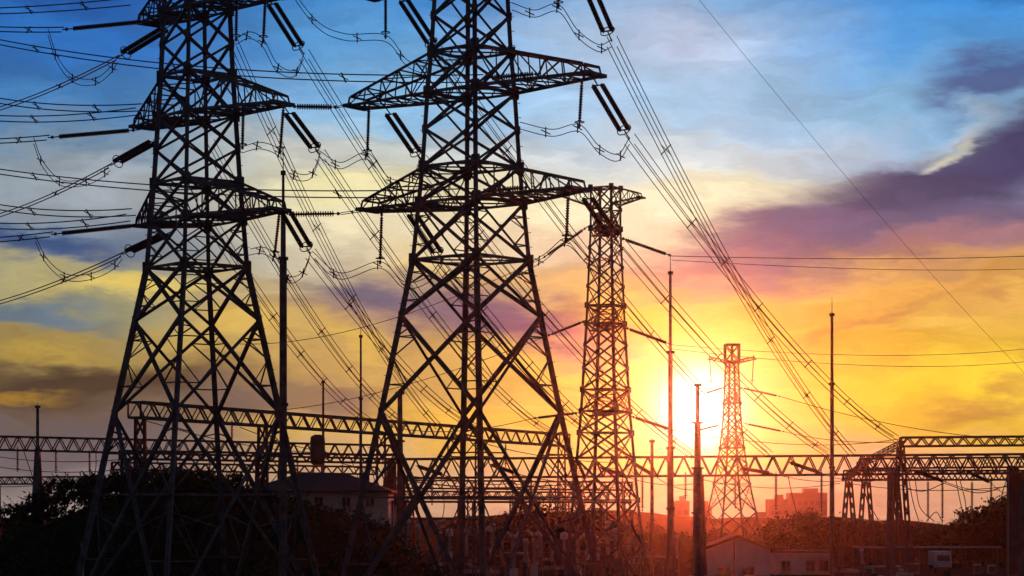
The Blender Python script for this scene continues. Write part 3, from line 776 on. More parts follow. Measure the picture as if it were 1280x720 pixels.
# ------------------------------------------------------------------ gantries
def truss(m, A, B, w, h, nb, cw=0.16, bw=0.09):
    A, B = V(A), V(B); d = (B - A); x = V((d.y, -d.x, 0)).normalized() * w / 2; zz = V((0, 0, h / 2))
    P = [(-1, -1), (1, -1), (1, 1), (-1, 1)]
    def q(i, t): return A + d * t + x * P[i][0] + zz * P[i][1]
    for i in range(4): m.angle(q(i, 0), q(i, 1), cw)
    for j in range(nb):
        a, e, c = j / nb, (j + 1) / nb, (j + 0.5) / nb
        for lo, hi in ((0, 3), (1, 2)):
            m.angle(q(lo, a), q(hi, c), bw); m.angle(q(hi, c), q(lo, e), bw)
        for s, t in ((0, 1), (3, 2)):
            m.angle(q(s, a), q(t, c), bw); m.angle(q(t, c), q(s, e), bw)
    for i in range(4): m.angle(q(i, 0), q((i + 1) % 4, 0), bw * 1.3); m.angle(q(i, 1), q((i + 1) % 4, 1), bw * 1.3)
def lattice_post(m, p, q, w0, w1, n, cw=0.13, bw=0.07):
    p, q = V(p), V(q)
    for k in range(n):
        a, e = k / n, (k + 1) / n
        A, B = p.lerp(q, a), p.lerp(q, e); wa, wb = (w0 + (w1 - w0) * a) / 2, (w0 + (w1 - w0) * e) / 2
        c = [(-1, -1), (1, -1), (1, 1), (-1, 1)]
        for i in range(4):
            j = (i + 1) % 4
            u = lambda C, w_, i_: C + V((c[i_][0] * w_, c[i_][1] * w_, 0))
            m.angle(u(A, wa, i), u(B, wb, i), cw); m.angle(u(A, wa, i), u(B, wb, j), bw); m.angle(u(A, wa, j), u(B, wb, i), bw)
GG = 'steel gantries of the switchyard'
def gantry(label, A, B, w, h, nb, cols, style='a_frame', k=1.55, mat='steel_dark'):
    A, B = V(A), V(B)
    T = thing('gantry', label, 'gantry', V((A.x, A.y, 0)), GG); o3 = V((A.x, A.y, 0))
    m = MB(); truss(m, A, B, w, h, nb, 0.17 * k, 0.10 * k); m.build('beam', mat, T, o3)
    for t in cols:
        c = A.lerp(B, t); top = c - V((0, 0, h / 2))
        d = (B - A).normalized(); y = V((-d.y, d.x, 0))
        m = MB()
        if style == 'a_frame':
            for s in (-1, 1):
                f = V((c.x, c.y, 0)) + y * s * 2.0 + d * s * 0.5
                m.tube([f, top + y * s * 0.25], [0.30 * k, 0.24 * k], 10)
            mid = V((c.x, c.y, top.z * 0.55)); m.bar(mid - y * 1.05 - d * .25, mid + y * 1.05 + d * .25, 0.16 * k)
        elif style == 'splay':
            for s in (-1, 1):
                lattice_post(m, V((c.x, c.y, 0)) + d * s * 1.3, top + d * s * 0.2, 0.6, 0.4, 9, 0.12 * k, 0.06 * k)
        else:
            lattice_post(m, V((c.x, c.y, 0)), top, 1.3, 0.9, 9, 0.15 * k, 0.08 * k)
        m.build('column', mat, T, o3)
        m = MB(); m.box((c.x, c.y, 0.2), (2.4, 5.0, 0.4), math.atan2(d.y, d.x)); m.build('footing', 'concrete', T, o3)
    return T
def mid(px, y0, y1, d): return at(px, (y0 + y1) / 2, d)
gantry('long gantry beam across the sun, passing behind the thick mast', mid(486, 574, 598, 285), mid(1290, 567, 592, 285), 1.7, 2.25, 36, (0.02, 0.485, 0.78, 0.985))
gantry('high gantry receding from the left pylon to behind the middle pylon', mid(168, 502, 522, 250), mid(706, 541, 560, 336), 1.6, 1.6, 34, (0.01, 0.24, 0.5, 0.75, 0.99), 'post')
gantry('low gantry running from the left edge behind the left pylon', mid(-20, 545, 562, 330), mid(496, 556, 575, 330), 1.7, 1.85, 30, (0.13, 0.46, 0.72, 0.99))
gantry('second low gantry beam close under the high one behind the left pylon', mid(150, 563, 574, 300), mid(500, 568, 580, 300), 1.2, 1.0, 24, (0.02, 0.5, 0.97), 'post')
gantry('topmost gantry beam at the right edge, set above the others', mid(1126, 547, 558, 300), mid(1300, 545, 557, 300), 1.5, 1.1, 10, (0.0,), 'splay')
gantry('lower gantry at the right edge on a pair of leaning lattice legs', mid(1058, 588, 600, 320), mid(1310, 588, 600, 330), 1.6, 1.25, 17, (0.012, 0.24), 'splay')
gantry('middle gantry beam at the right edge, between the topmost and lower ones', mid(1078, 573, 586, 340), mid(1310, 571, 584, 345), 1.4, 1.4, 15, (0.02, 0.17), 'splay')
gantry('distant low gantry behind the middle pylon legs', mid(480, 600, 610, 390), mid(790, 603, 613, 390), 1.3, 1.3, 22, (0.02, 0.35, 0.68, 0.98), 'post')
gantry('far gantry low at the left edge over the bushes', mid(-20, 597, 605, 380), mid(130, 596, 604, 390), 1.3, 1.1, 12, (0.1, 0.5, 0.9), 'post')
gantry('thin gantry low behind the pale posts and the front leg of the middle pylon', mid(500, 614, 623, 360), mid(760, 616, 625, 352), 1.1, 1.1, 20, (0.05, 0.3, 0.55, 0.8, 0.98), 'post')
gantry('thin gantry between the left pylon legs, close over the mound', mid(140, 578, 587, 350), mid(470, 584, 593, 350), 1.1, 1.05, 24, (0.05, 0.27, 0.5, 0.73, 0.96), 'post')
# slanting tie trusses that join the beams at the right
for a, b_, lab in ((at(1126, 555, 300), at(1074, 581, 340), 'slanting truss joining the topmost and middle gantry beams at the right'),
                   (at(1082, 580, 340), at(1056, 598, 320), 'slanting strut from the middle gantry beam down to the leaning legs')):
    m = MB(); truss(m, a, b_, 0.7, 0.7, 8, 0.15, 0.09); tag(m.build('tie_truss', 'steel_dark', None, a), lab, 'strut')
# square column at the right edge
p = ground(1266, 286); T = thing('edge_column', 'thick dark upright column at the right edge of the photo', 'column', p)
m = MB(); z = EYE + 55 / FPX * 286
m.box(p + V((0, 0, z / 2)), (1.25, 1.25, z)); m.build('shaft', 'steel_dark', T, p)
m = MB(); m.box(p + V((0, 0, z + .1)), (1.7, 1.7, 0.22)); m.build('cap', 'steel_dark', T, p)
m = MB(); m.bar(p + V((-0.68, -.68, 0)), p + V((-0.68, -.68, z)), 0.1); m.build('cable_duct', 'porcelain', T, p)

GD = "drop wires under the gantry beams"
# hanging strings and drop wires under the gantries
GH = 'insulators hanging under the gantry beams'
hang = [(857, 594, 624, 285, 'beside the thick mast'), (919, 594, 636, 285, 'in front of the distant bleached pylon'), (970, 594, 638, 285, 'right of the distant bleached pylon'),
        (1027, 592, 640, 285, 'just left of the tall right mast'), (1160, 600, 652, 322, 'first under the right lower gantry'), (1178, 600, 654, 322, 'second under the right lower gantry'),
        (1215, 600, 656, 322, 'third under the right lower gantry'), (1239, 600, 636, 322, 'nearest the right edge column'), (641, 600, 632, 285, 'right of the front leg of the middle pylon'),
        (700, 600, 640, 285, 'inside the right leg of the middle pylon'), (716, 600, 638, 285, 'close to the right leg of the middle pylon'), (540, 599, 632, 285, 'left of the front leg of the middle pylon'),
        (664, 600, 630, 285, 'under the big bracing cross of the middle pylon'), (428, 577, 640, 328, 'left of the thin mast over the pale wall'),
        (778, 598, 640, 285, 'under the slender reddish pylon'), (803, 596, 640, 285, 'between the slender pylon and the tall mast')]
for px, y0, y1, d, where in hang:
    insulator(at(px, y0, d), at(px, y1, d), False, 'dark insulator string under a gantry, ' + where, GH, 0.21)
GD = 'drop wires under the gantry beams'
drops = [((1076, 600, 322), (1086, 628, 318), (1098, 650, 315), 'leftmost of the drop wires between the leaning legs'), ((1136, 600, 322), (1142, 630, 318), (1150, 655, 315), 'left of the first string under the right gantry'),
         ((1144, 600, 322), (1150, 634, 318), (1168, 652, 315), 'swinging to the first string under the right gantry'), ((1178, 652, 322), (1170, 640, 320), (1158, 652, 318), 'tying the second string to the first'),
         ((1195, 600, 322), (1202, 634, 318), (1212, 658, 315), 'beside the third string under the right gantry'), ((1200, 600, 322), (1207, 630, 318), (1206, 656, 315), 'nearly straight, beside the third string'),
         ((1239, 634, 322), (1232, 650, 320), (1218, 656, 318), 'curving from the right edge string to the third string'), ((1258, 600, 322), (1248, 630, 318), (1240, 640, 315), 'next to the right edge column'),
         ((1110, 600, 322), (1150, 614, 320), (1180, 604, 320), 'shallow loop hung under the right gantry'), ((1180, 604, 322), (1222, 616, 320), (1262, 606, 320), 'shallow loop reaching the right edge column'),
         ((985, 594, 285), (990, 618, 284), (996, 642, 283), 'slanting beside the string right of the distant pylon'), ((1078, 604, 300), (1092, 660, 300), (1090, 700, 298), 'long one down to the yard at the right')]
for a, b_, c, where in drops:
    P = bez([at(*a), at(*b_), at(*c)], 8); m = MB(); m.tube(P, 0.06, 5)
    tag(m.build('drop_wire', 'wire', None, P[0]), 'drop wire under a gantry, ' + where, 'drop wire', GD)
ORD = ('first', 'second', 'third', 'fourth', 'fifth', 'sixth', 'seventh', 'eighth', 'ninth')
k = 0
for px, y0, y1, d in ((22, 562, 590, 329), (70, 564, 592, 329), (112, 566, 594, 329), (172, 568, 590, 329), (262, 571, 596, 329), (330, 574, 600, 329), (372, 575, 606, 329), (452, 577, 612, 329)):
    insulator(at(px, y0, d), at(px, y1, d), False, 'dark insulator string under the low left gantry, ' + ORD[k] + ' from the left edge', GH, 0.2); k += 1
k = 0
for px, y0, d in ((216, 524, 258), (290, 530, 270), (330, 534, 276), (450, 544, 295), (560, 552, 312), (632, 557, 324)):
    insulator(at(px, y0, d), at(px, y0 + 27, d), False, 'dark insulator string under the high receding gantry, ' + ORD[k] + ' from the left pylon', GH, 0.17); k += 1
k = 0
for px, px2, y0, y1, d in ((30, 44, 565, 640, 326), (120, 108, 566, 612, 326), (270, 284, 572, 600, 326), (350, 338, 575, 604, 326), (440, 452, 577, 640, 326), (462, 470, 578, 650, 322)):
    P = bez([at(px, y0, d), at((px + px2) / 2 + 5, (y0 + y1) / 2, d), at(px2, y1, d - 3)], 8); m = MB(); m.tube(P, 0.06, 5)
    tag(m.build('drop_wire', 'wire', None, P[0]), 'drop wire under the low left gantry, ' + ORD[k] + ' from the left edge', 'drop wire', GD); k += 1
k = 0
for px, px2, y0, y1 in ((512, 520, 599, 668), (552, 546, 599, 672), (572, 584, 599, 660), (628, 640, 599, 662), (655, 648, 599, 668), (684, 694, 599, 664), (728, 722, 598, 670), (742, 752, 598, 664), (768, 764, 598, 668)):
    P = bez([at(px, y0, 285), at((px + px2) / 2 + 6, (y0 + y1) / 2, 280), at(px2, y1, 272)], 8); m = MB(); m.tube(P, 0.055, 5)
    tag(m.build('drop_wire', 'wire', None, P[0]), 'drop wire below the long gantry beam, ' + ORD[k] + ' from the middle pylon left leg', 'drop wire', GD); k += 1
# slack strain strings along the long beam
GS = 'strain strings along the long gantry beam'
for a, b_, e, where in (((925, 585, 284.2), (966, 592, 279), (1062, 600, 322), 'reddish, by the distant pylon'), ((984, 577, 284.2), (1028, 592, 279), (1100, 600, 322), 'dark, sloping to the left of the tall mast'),
                        ((748, 583, 284.2), (786, 597, 279), (872, 604, 282), 'under the slender reddish pylon'), ((790, 578, 284.2), (820, 596, 279), (870, 612, 282), 'by the capped low mast'),
                        ((1140, 588, 321), (1184, 603, 316), (1250, 612, 322), 'under the topmost right beam'), ((1206, 588, 322), (1240, 604, 317), (1262, 615, 286), 'close to the right edge column'),
                        ((612, 580, 284.2), (646, 592, 279), (745, 600, 284), 'right of the front leg of the middle pylon'), ((520, 582, 284.2), (556, 594, 279), (640, 604, 284), 'between the left and front legs of the middle pylon')):
    insulator(at(*a), at(*b_), False, 'short thick strain string, ' + where, GS, 0.24)
    wire(at(*b_), at(*e), 0.5, 'slack wire from a strain string, ' + where, 0.05, 0.05, 'slack wires strung below the gantries')
GW = 'bus wires strung between the gantries'
for k, (a, b_, sag, where) in enumerate((
    ((-30, 566, 330), (176, 572, 262), 0.8, 'highest at the left edge'), ((-30, 578, 330), (176, 584, 262), 0.9, 'second down at the left edge'), ((-30, 607, 380), (150, 590, 300), 0.8, 'lowest at the left edge'),
    ((180, 525, 252), (420, 566, 326), 0.9, 'from the high gantry down to the low one behind the left pylon'), ((300, 534, 268), (470, 570, 330), 0.9, 'from the middle of the high gantry to the low one'),
    ((400, 572, 325), (640, 600, 284), 1.0, 'from the low gantry to the long beam, upper'), ((430, 580, 325), (690, 606, 284), 1.4, 'from the low gantry to the long beam, lower'),
    ((500, 600, 284), (740, 601, 284), 0.9, 'sagging below the long beam behind the middle pylon'), ((520, 612, 390), (790, 615, 390), 1.2, 'low behind the legs of the middle pylon'),
    ((560, 540, 315), (760, 578, 284), 0.8, 'from the end of the high gantry to the slender pylon'), ((640, 604, 284), (792, 606, 284), 0.6, 'below the beam at the foot of the slender pylon'),
    ((880, 600, 284), (1050, 604, 318), 0.8, 'below the long beam right of the thick mast'), ((1060, 604, 320), (1262, 608, 286), 0.7, 'low across the right gantries'))):
    wire(at(*a), at(*b_), sag, 'sagging bus wire, ' + where, 0.05, 0.05, GW)

# black drum on a stand
p = ground(397, 296); T = thing('tank_on_stand', 'black drum on thin legs beside the short mast, left of the middle pylon', 'tank', p)
zc = EYE + (640 - 562) / FPX * 296
m = MB(); m.lathe(p + V((0, 0, zc - 1.9)), p + V((0, 0, zc + 2)), [(0, 0.5), (0.2, 0.85), (0.9, 0.92), (2.9, 0.92), (3.5, 0.85), (3.75, 0.4)], 16); m.build('drum', 'steel_dark', T, p, True)
for sx in (-1, 1):
    for sy in (-1, 1):
        m = MB(); m.bar(p + V((sx * .75, sy * .75, 0)), p + V((sx * .5, sy * .5, zc - 1.7)), 0.14); m.build('leg', 'steel_dark', T, p)

# ------------------------------------------------------------------ switchyard equipment
def ribbed(m, p, z0, z1, r, pitch=0.13, n=12):
    prof = [(0, r * .6)]; L_ = z1 - z0; k = max(4, int(L_ / pitch)); s = L_ / k
    for i in range(k): prof += [(i * s + s * .1, r * .62), (i * s + s * .45, r), (i * s + s * .7, r * .62)]
    prof.append((L_, r * .6)); m.lathe(p + V((0, 0, z0)), p + V((0, 0, z1)), prof, n)
def post_unit(px, d, h, label, gr):
    p = ground(px, d); T = thing('post_insulator', label, 'insulator', p, gr)
    m = MB(); lattice_post(m, p, p + V((0, 0, h * .52)), 0.5, 0.4, 5, 0.10, 0.05); m.build('stand', 'steel', T, p)
    m = MB(); ribbed(m, p, h * .52, h * .95, 0.24); m.build('porcelain_column', 'porcelain', T, p)
    m = MB(); m.lathe(p + V((0, 0, h * .95)), p + V((0, 0, h * 2)), [(0, .2), (.1, .28), (.35, .28), (.42, .1)], 12); m.build('cap', 'white', T, p)
    return T
def breaker(px, d, h, label, gr, heads=2):
    p = ground(px, d); T = thing('circuit_breaker', label, 'circuit breaker', p, gr)
    m = MB(); m.box(p + V((0, 0, h * .14)), (.9, .8, h * .28)); m.build('control_cabinet', 'white', T, p)
    m = MB(); ribbed(m, p, h * .28, h * .78, 0.27); m.build('porcelain_column', 'porcelain', T, p)
    for s in (-1, 1):
        m = MB(); c = p + V((0, 0, h * .78)); e = c + V((s * 1.1, 0, h * .14))
        prof = [(0, .15)]
        for i in range(8): prof += [(i * .15 + .03, .15), (i * .15 + .08, .25), (i * .15 + .12, .15)]
        m.lathe(c, e, prof, 12); m.build('interrupter', 'white', T, p)
    m = MB(); m.box(p + V((0, 0, h * .78)), (.4, .4, .4)); m.build('head', 'steel', T, p)
    return T
def instrument(px, d, h, label, gr):
    p = ground(px, d); T = thing('current_transformer', label, 'transformer', p, gr)
    m = MB()
    for sx in (-1, 1):
        for sy in (-1, 1): m.bar(p + V((sx * .35, sy * .35, 0)), p + V((sx * .3, sy * .3, h * .45)), .12)
    m.box(p + V((0, 0, h * .46)), (.9, .9, .12)); m.build('stand', 'steel', T, p)
    m = MB(); m.box(p + V((0, 0, h * .53)), (.6, .6, h * .12)); m.build('terminal_box', 'white', T, p)
    m = MB(); ribbed(m, p, h * .59, h * .86, .26); m.build('porcelain_column', 'porcelain', T, p)
    m = MB(); m.lathe(p + V((0, 0, h * .86)), p + V((0, 0, 2 * h)), [(0, .2), (.05, .42), (h * .11, .42), (h * .14, .2)], 14); m.build('head', 'white', T, p)
    return T
EP, EB, EC = 'post insulators of the switchyard', 'circuit breakers of the switchyard', 'current transformers of the switchyard'
k = 0
for px, d, h, where in ((510, 250, 7.2, 'leftmost pale post, at the foot of the middle pylon left leg'), (523, 262, 6.6, 'second pale post right of the middle pylon left leg'),
                        (536, 255, 7.6, 'tallest pale post between the left and front legs of the middle pylon'), (627, 262, 5.6, 'pale post just right of the front leg of the middle pylon'),
                        (690, 250, 5.4, 'pale post beside the lower right bracing of the middle pylon'), (760, 240, 7.0, 'pale post in front of the foot of the slender reddish pylon'),
                        (770, 250, 6.2, 'pale post close behind the one at the slender pylon foot'), (846, 270, 5.2, 'pale post between the mast left of the sun and the thick mast'),
                        (497, 244, 6.4, 'pale post nearest the left leg of the middle pylon'), (583, 268, 6.0, 'pale post just left of the front leg of the middle pylon'),
                        (657, 256, 5.0, 'pale post under the big bracing cross of the middle pylon'), (676, 266, 5.6, 'pale post second under the big bracing cross'), (748, 262, 5.2, 'pale post left of the slender pylon foot'),
                        (805, 258, 4.4, 'pale post right of the slender pylon foot'), (1077, 300, 3.2, 'low pale post between the leaning legs and the annex')):
    post_unit(px, d, h, 'ribbed insulator post, ' + where, EP)
for px, d, h, where in ((548, 275, 8.0, 'left of the front leg of the middle pylon'), (642, 262, 6.6, 'right of the front leg of the middle pylon'), (604, 285, 7.2, 'close behind the front leg of the middle pylon'), (668, 285, 6.6, 'under the bracing cross of the middle pylon'), (722, 268, 6.4, 'at the right leg foot of the middle pylon')):
    breaker(px, d, h, 'circuit breaker with two pale arms, ' + where, EB)
for px, d, h, where in ((615, 258, 6.8, 'hard against the front leg of the middle pylon'), (705, 262, 5.8, 'left of the right leg foot of the middle pylon'), (735, 258, 6.2, 'right of the right leg foot of the middle pylon'),
                        (790, 262, 5.0, 'beside the short post under the slender pylon'), (562, 262, 6.2, 'among the pale posts left of the front leg')):
    instrument(px, d, h, 'instrument transformer on four legs, ' + where, EC)
# bus tubes
GBU = 'tubular busbars of the switchyard'
for a, b_, posts, lab in ((at(484, 627, 270), at(790, 628, 270), (0.02, 0.35, 0.62, 0.97), 'long dark busbar level across the legs of the middle pylon'),
                          (at(496, 648, 280), at(600, 648, 280), (0.05, 0.95), 'short busbar lower down left of the front leg of the middle pylon'),
                          (at(1066, 684, 320), at(1252, 684, 320), (0.03, 0.35, 0.66, 0.97), 'pale busbar low at the right in front of the tree line'),
                          (at(795, 696, 275), at(832, 696, 275), (0.1, 0.9), 'short pale rail by the foot of the mast left of the sun'),
                          (at(624, 691, 262), at(660, 692, 262), (0.1, 0.9), 'short rail joining the breakers right of the front leg')):
    p = V((a.x, a.y, 0)); T = thing('busbar', lab, 'busbar', p, GBU)
    m = MB(); m.tube([a, b_], 0.13, 8); m.build('tube', 'porcelain' if 'pale' in lab or 'rail' in lab else 'steel_dark', T, p)
    for t in posts:
        c = a.lerp(b_, t); m = MB(); q = V((c.x, c.y, 0)); m.bar(q, q + V((0, 0, c.z - 1.4)), .22); ribbed(m, q, c.z - 1.4, c.z - .12, .17); m.build('support', 'steel', T, p)

# ------------------------------------------------------------------ buildings
def wall_with_window(T, o3, c, w, h, mat='glass', depth=0.12):
    m = MB(); m.box(c, (w, depth, h)); f = m.build('window', mat, T, o3)
    m = MB(); y = c[1] - depth / 2 - 0.03
    m.box((c[0] - w / 2 - .05, y, c[2]), (.1, .12, h + .2)); m.box((c[0] + w / 2 + .05, y, c[2]), (.1, .12, h + .2))
    m.box((c[0], y, c[2] + h / 2 + .05), (w, .12, .1)); m.box((c[0], y, c[2]), (.06, .12, h)); 
    fr = m.build('frame', 'white', None, o3); fr.parent = f; fr.location = (0, 0, 0)
    m = MB(); m.box((c[0], c[1] - depth / 2 - .1, c[2] - h / 2 - .06), (w + .3, .25, .1)); s = m.build('sill', 'concrete', None, o3); s.parent = f; s.location = (0, 0, 0)
def gable_house():
    p = ground(922, 300); x0, x1, y0, y1, ze, zr = p.x - 4.1, p.x + 4.1, 300, 309, 3.25, 4.75
    T = thing('gable_house', 'small pale house with a low gable facing the camera, under the sun', 'house', p)
    m = MB(); b0 = len(m.v); xm = (x0 + x1) / 2
    for y in (y0, y1):
        m.v += [V((x0, y, 0)), V((x1, y, 0)), V((x1, y, ze)), V((xm, y, zr)), V((x0, y, ze))]
    m.f += [(0, 1, 2, 3, 4), (9, 8, 7, 6, 5), (0, 5, 6, 1), (1, 6, 7, 2), (4, 9, 5, 0)]
    m.build('wall', 'plaster', T, p)
    m = MB(); sl = (zr - ze) / (xm - x0)
    for s in (-1, 1):
        e = V((xm + s * (xm - x0 + .55), 0, ze - .55 * sl + .03)); r = V((xm, 0, zr + .03)); t = V((0, 0, .34))
        a = [V((q.x, y, q.z)) for y in (y0 - .45, y1 + .45) for q in (e, r)]
        b0 = len(m.v); m.v += a + [q + t for q in a]
        m.f += [tuple(b0 + i for i in f) for f in ((0, 1, 3, 2), (4, 6, 7, 5), (0, 4, 5, 1), (2, 3, 7, 6), (0, 2, 6, 4), (1, 5, 7, 3))]
    m.build('roof', 'roof_tile', T, p)
    for dx in (-1.75, 1.35): wall_with_window(T, p, (p.x + dx, y0 - .0, 0.62), 1.35, .95)
    m = MB(); m.tube([(p.x - 0.4, y0 - .12, 0), (p.x - .4, y0 - .12, 4.4)], .09, 8); m.build('downpipe', 'steel', T, p)
gable_house()
p = ground(1004, 306); T = thing('flat_annex', 'low flat-roofed annex with a double ledge, right of the gable house', 'building', p)
m = MB(); m.box((p.x, 309.5, 1.4), (7.4, 7, 2.8)); m.build('wall', 'plaster', T, p)
m = MB(); m.box((p.x, 309.4, 2.92), (7.8, 7.6, .22)); m.build('roof', 'roof_tile', T, p)
m = MB(); m.box((p.x + 1.9, 305.5, 2.25), (3.4, .9, .14)); m.build('ledge', 'white', T, p)
for dx, w in ((-2.2, 1.1), (0.9, 1.0), (2.6, 1.2)): wall_with_window(T, p, (p.x + dx, 306.0, 1.1), w, 1.3)
m = MB(); m.tube([(p.x, 307, 3), (p.x, 307, 3.9)], .12, 8); m.build('vent_pipe', 'steel', T, p)

p = ground(398, 262); T = thing('hip_roof_building', 'pale building with a broad dark hipped roof behind the right leg of the left pylon', 'building', p)
ze, zr = 10.35, 12.35; x0, x1, y0, y1 = p.x - 8.2, p.x + 8.0, 262, 275
m = MB(); m.box((p.x - .1, 268.5, ze / 2), (15.4, 12, ze)); m.build('wall', 'plaster2', T, p)
m = MB(); m.v += [V((x0, y0 - .5, ze)), V((x1, y0 - .5, ze)), V((x1, y1 + .5, ze)), V((x0, y1 + .5, ze)), V((x0 + 5.5, 268.5, zr)), V((x1 - 5.5, 268.5, zr)),
                  V((x0, y0 - .5, ze - .2)), V((x1, y0 - .5, ze - .2)), V((x1, y1 + .5, ze - .2)), V((x0, y1 + .5, ze - .2))]
m.f += [(0, 1, 5, 4), (1, 2, 5), (2, 3, 4, 5), (3, 0, 4), (6, 7, 1, 0), (7, 8, 2, 1), (8, 9, 3, 2), (9, 6, 0, 3), (9, 8, 7, 6)]
m.build('roof', 'roof_green', T, p)
for dx in (-5.5, -2.8, 0.0, 3.0, 5.6): wall_with_window(T, p, (p.x + dx, 262.5, 9.15), .9, 1.0)
p = ground(468, 285); T = thing('low_shed', 'pale low shed with a flat dark roof left of the middle pylon', 'shed', p)
m = MB(); m.box((p.x, 289, 4.4), (7.0, 7, 8.8)); m.build('wall', 'plaster2', T, p)
m = MB(); m.box((p.x, 289, 8.95), (7.6, 7.8, .25)); m.build('roof', 'roof_tile', T, p)
wall_with_window(T, p, (p.x + 1.2, 285.5, 7.4), 1.0, 1.0)
GT = 'hazy far blocks on the skyline'
for px0, px1, y, d, lab in ((844, 862, 626, 700, 'narrow hazy block between the mast left of the sun and the thick mast'), (934, 966, 646, 690, 'hazy block just above the ridge of the gable house'),
                            (962, 986, 624, 720, 'tall faint block on the skyline right of the distant pylon'), (988, 1034, 616, 740, 'widest faint block on the skyline left of the tall right mast'),
                            (872, 890, 632, 710, 'faint block half hidden by the thick mast')):
    a = ground(px0, d); e = ground(px1, d); w = e.x - a.x; z = EYE + (640 - y) / FPX * d; c = (a + e) / 2
    T = thing('tower_block', lab, 'building', c, GT)
    m = MB(); m.box((c.x, d + 6, z / 2), (w, 12, z)); m.build('wall', 'tower_block', T, c)
    m = MB(); m.box((c.x + w * .1, d + 6, z + .7), (w * .4, 5, 1.4)); m.build('roof_house', 'tower_block', T, c)
    fl = int(z / 3); nw = max(2, int(w / 1.8))
    for r_ in range(fl):
        if 1.8 + r_ * 3 < 6: continue              # lower storeys stand behind the trees
        for q in range(nw):
            m = MB(); m.box((a.x + w * (q + .5) / nw, d, 1.8 + r_ * 3), (w / nw * .55, .15, 1.3)); m.build('window', 'hazed_glass', T, c)

# parked truck in the yard at the right
p = ground(1174, 318); T = thing('parked_truck', 'white box-bodied truck parked before the dark trees at the right', 'truck', p)
m = MB(); m.box(p + V((0.3, 1.5, 1.85)), (2.3, 4.6, 1.9)); o = m.build('cargo_box', 'white', T, p)
bv = o.modifiers.new('edge', 'BEVEL'); bv.width = 0.12; bv.segments = 2
m = MB(); q = [(-.95, -2.4, .7), (1.25, -2.4, .7), (1.25, -2.4, 1.5), (1.15, -2.0, 2.4), (-.85, -2.0, 2.4), (-.95, -2.4, 1.5)]
b0 = len(m.v); m.v += [p + V(c) for c in q] + [p + V((c[0], -.85, c[2])) for c in q]
m.f += [(0, 1, 2, 5), (5, 2, 3, 4), (6, 11, 8, 7), (11, 10, 9, 8), (0, 6, 7, 1), (1, 7, 8, 2), (2, 8, 9, 3), (3, 9, 10, 4), (4, 10, 11, 5), (5, 11, 6, 0)]
m.build('cab', 'white', T, p)
m = MB(); m.quad(p + V((-.78, -2.39, 1.56)), p + V((1.08, -2.39, 1.56)), p + V((1.0, -2.05, 2.3)), p + V((-.7, -2.05, 2.3)))
for v in m.v: v.y -= .03
m.build('windscreen', 'glass', T, p)
m = MB(); m.box(p + V((.15, -2.5, .6)), (2.2, .2, .3)); m.build('bumper', 'steel_dark', T, p)
for sx in (-.75, 1.05):
    m = MB(); m.box(p + V((sx, -2.43, 1.0)), (.3, .06, .2)); m.build('headlight', 'porcelain', T, p)
    for sy in (-1.6, 2.8):
        m = MB(); c = p + V((sx, sy, .48)); m.lathe(c - V((.14, 0, 0)), c + V((1, 0, 0)), [(0, .3), (.03, .48), (.25, .48), (.28, .3)], 16); m.build('wheel', 'tyre', T, p)
# cabinets low at the right
GK = 'low equipment cabinets at the right'
for px, d, w, h, lab in ((1108, 312, 3.4, 0.9, 'long low pale cabinet at the bottom edge left of the truck'), (1142, 312, 1.5, 1.25, 'squarish pale cabinet beside the truck'),
                         (1222, 312, .8, 1.1, 'small cabinet right of the truck, left one of two'), (1240, 312, .9, 1.0, 'small cabinet nearest the right edge column')):
    p = ground(px, d); T = thing('equipment_cabinet', lab, 'cabinet', p, GK)
    m = MB(); m.box(p + V((0, .5, h / 2)), (w, 1, h)); o = m.build('case', 'porcelain', T, p)
    m = MB(); m.box(p + V((0, .5, h + .05)), (w + .15, 1.15, .1)); m.build('lid', 'white', T, p)
    for s in ((-.25, .25) if w > 1 else (0,)):
        m = MB(); m.box(p + V((s * w, -.02, h / 2)), (w * (.42 if w > 1 else .8), .05, h * .8)); m.build('door', 'steel', T, p)

# ------------------------------------------------------------------ trees and bushes
def crown(m, c, rx, ry, rz, clumps, leaves, size, r):
    for _ in range(clumps):
        while True:
            q = V((r.uniform(-1, 1), r.uniform(-1, 1), r.uniform(-1, 1)))
            if 0.25 < q.length < 1.0: break
        q = V((q.x * rx, q.y * ry, q.z * rz)) + c
        cr = r.uniform(.16, .34) * min(rx, rz)
        for _ in range(leaves):
            o = V((r.gauss(0, 1), r.gauss(0, 1), r.gauss(0, .8))) * cr * .6
            n = V((r.gauss(0, 1), r.gauss(0, 1), r.gauss(0, 1))).normalized()
            x = n.orthogonal().normalized(); y = n.cross(x); s = size * r.uniform(.6, 1.4)
            a = q + o
            m.quad(a - x * s * .5, a + y * s * .28, a + x * s * .5, a - y * s * .28)
    for _ in range(clumps // 3):                   # sprays that break the outline
        q = V((r.gauss(0, 1), r.gauss(0, 1), abs(r.gauss(0, 1)))).normalized()
        a = V((q.x * rx, q.y * ry, q.z * rz)) * r.uniform(.75, .95) + c
        e = a + (q + V((r.uniform(-.5, .5), r.uniform(-.5, .5), r.uniform(-.2, .5)))) * size * r.uniform(1.2, 2.6)
        m.bar(a - q * size * 2, e, 0.035)
        for k_ in range(9):
            n = V((r.gauss(0, 1), r.gauss(0, 1), r.gauss(0, 1))).normalized()
            x = n.orthogonal().normalized(); y = n.cross(x); sz = size * r.uniform(.35, .8)
            b_ = a.lerp(e, r.uniform(-.2, 1.05)) + n * size * .25
            m.quad(b_ - x * sz * .5, b_ + y * sz * .25, b_ + x * sz * .5, b_ - y * sz * .25)
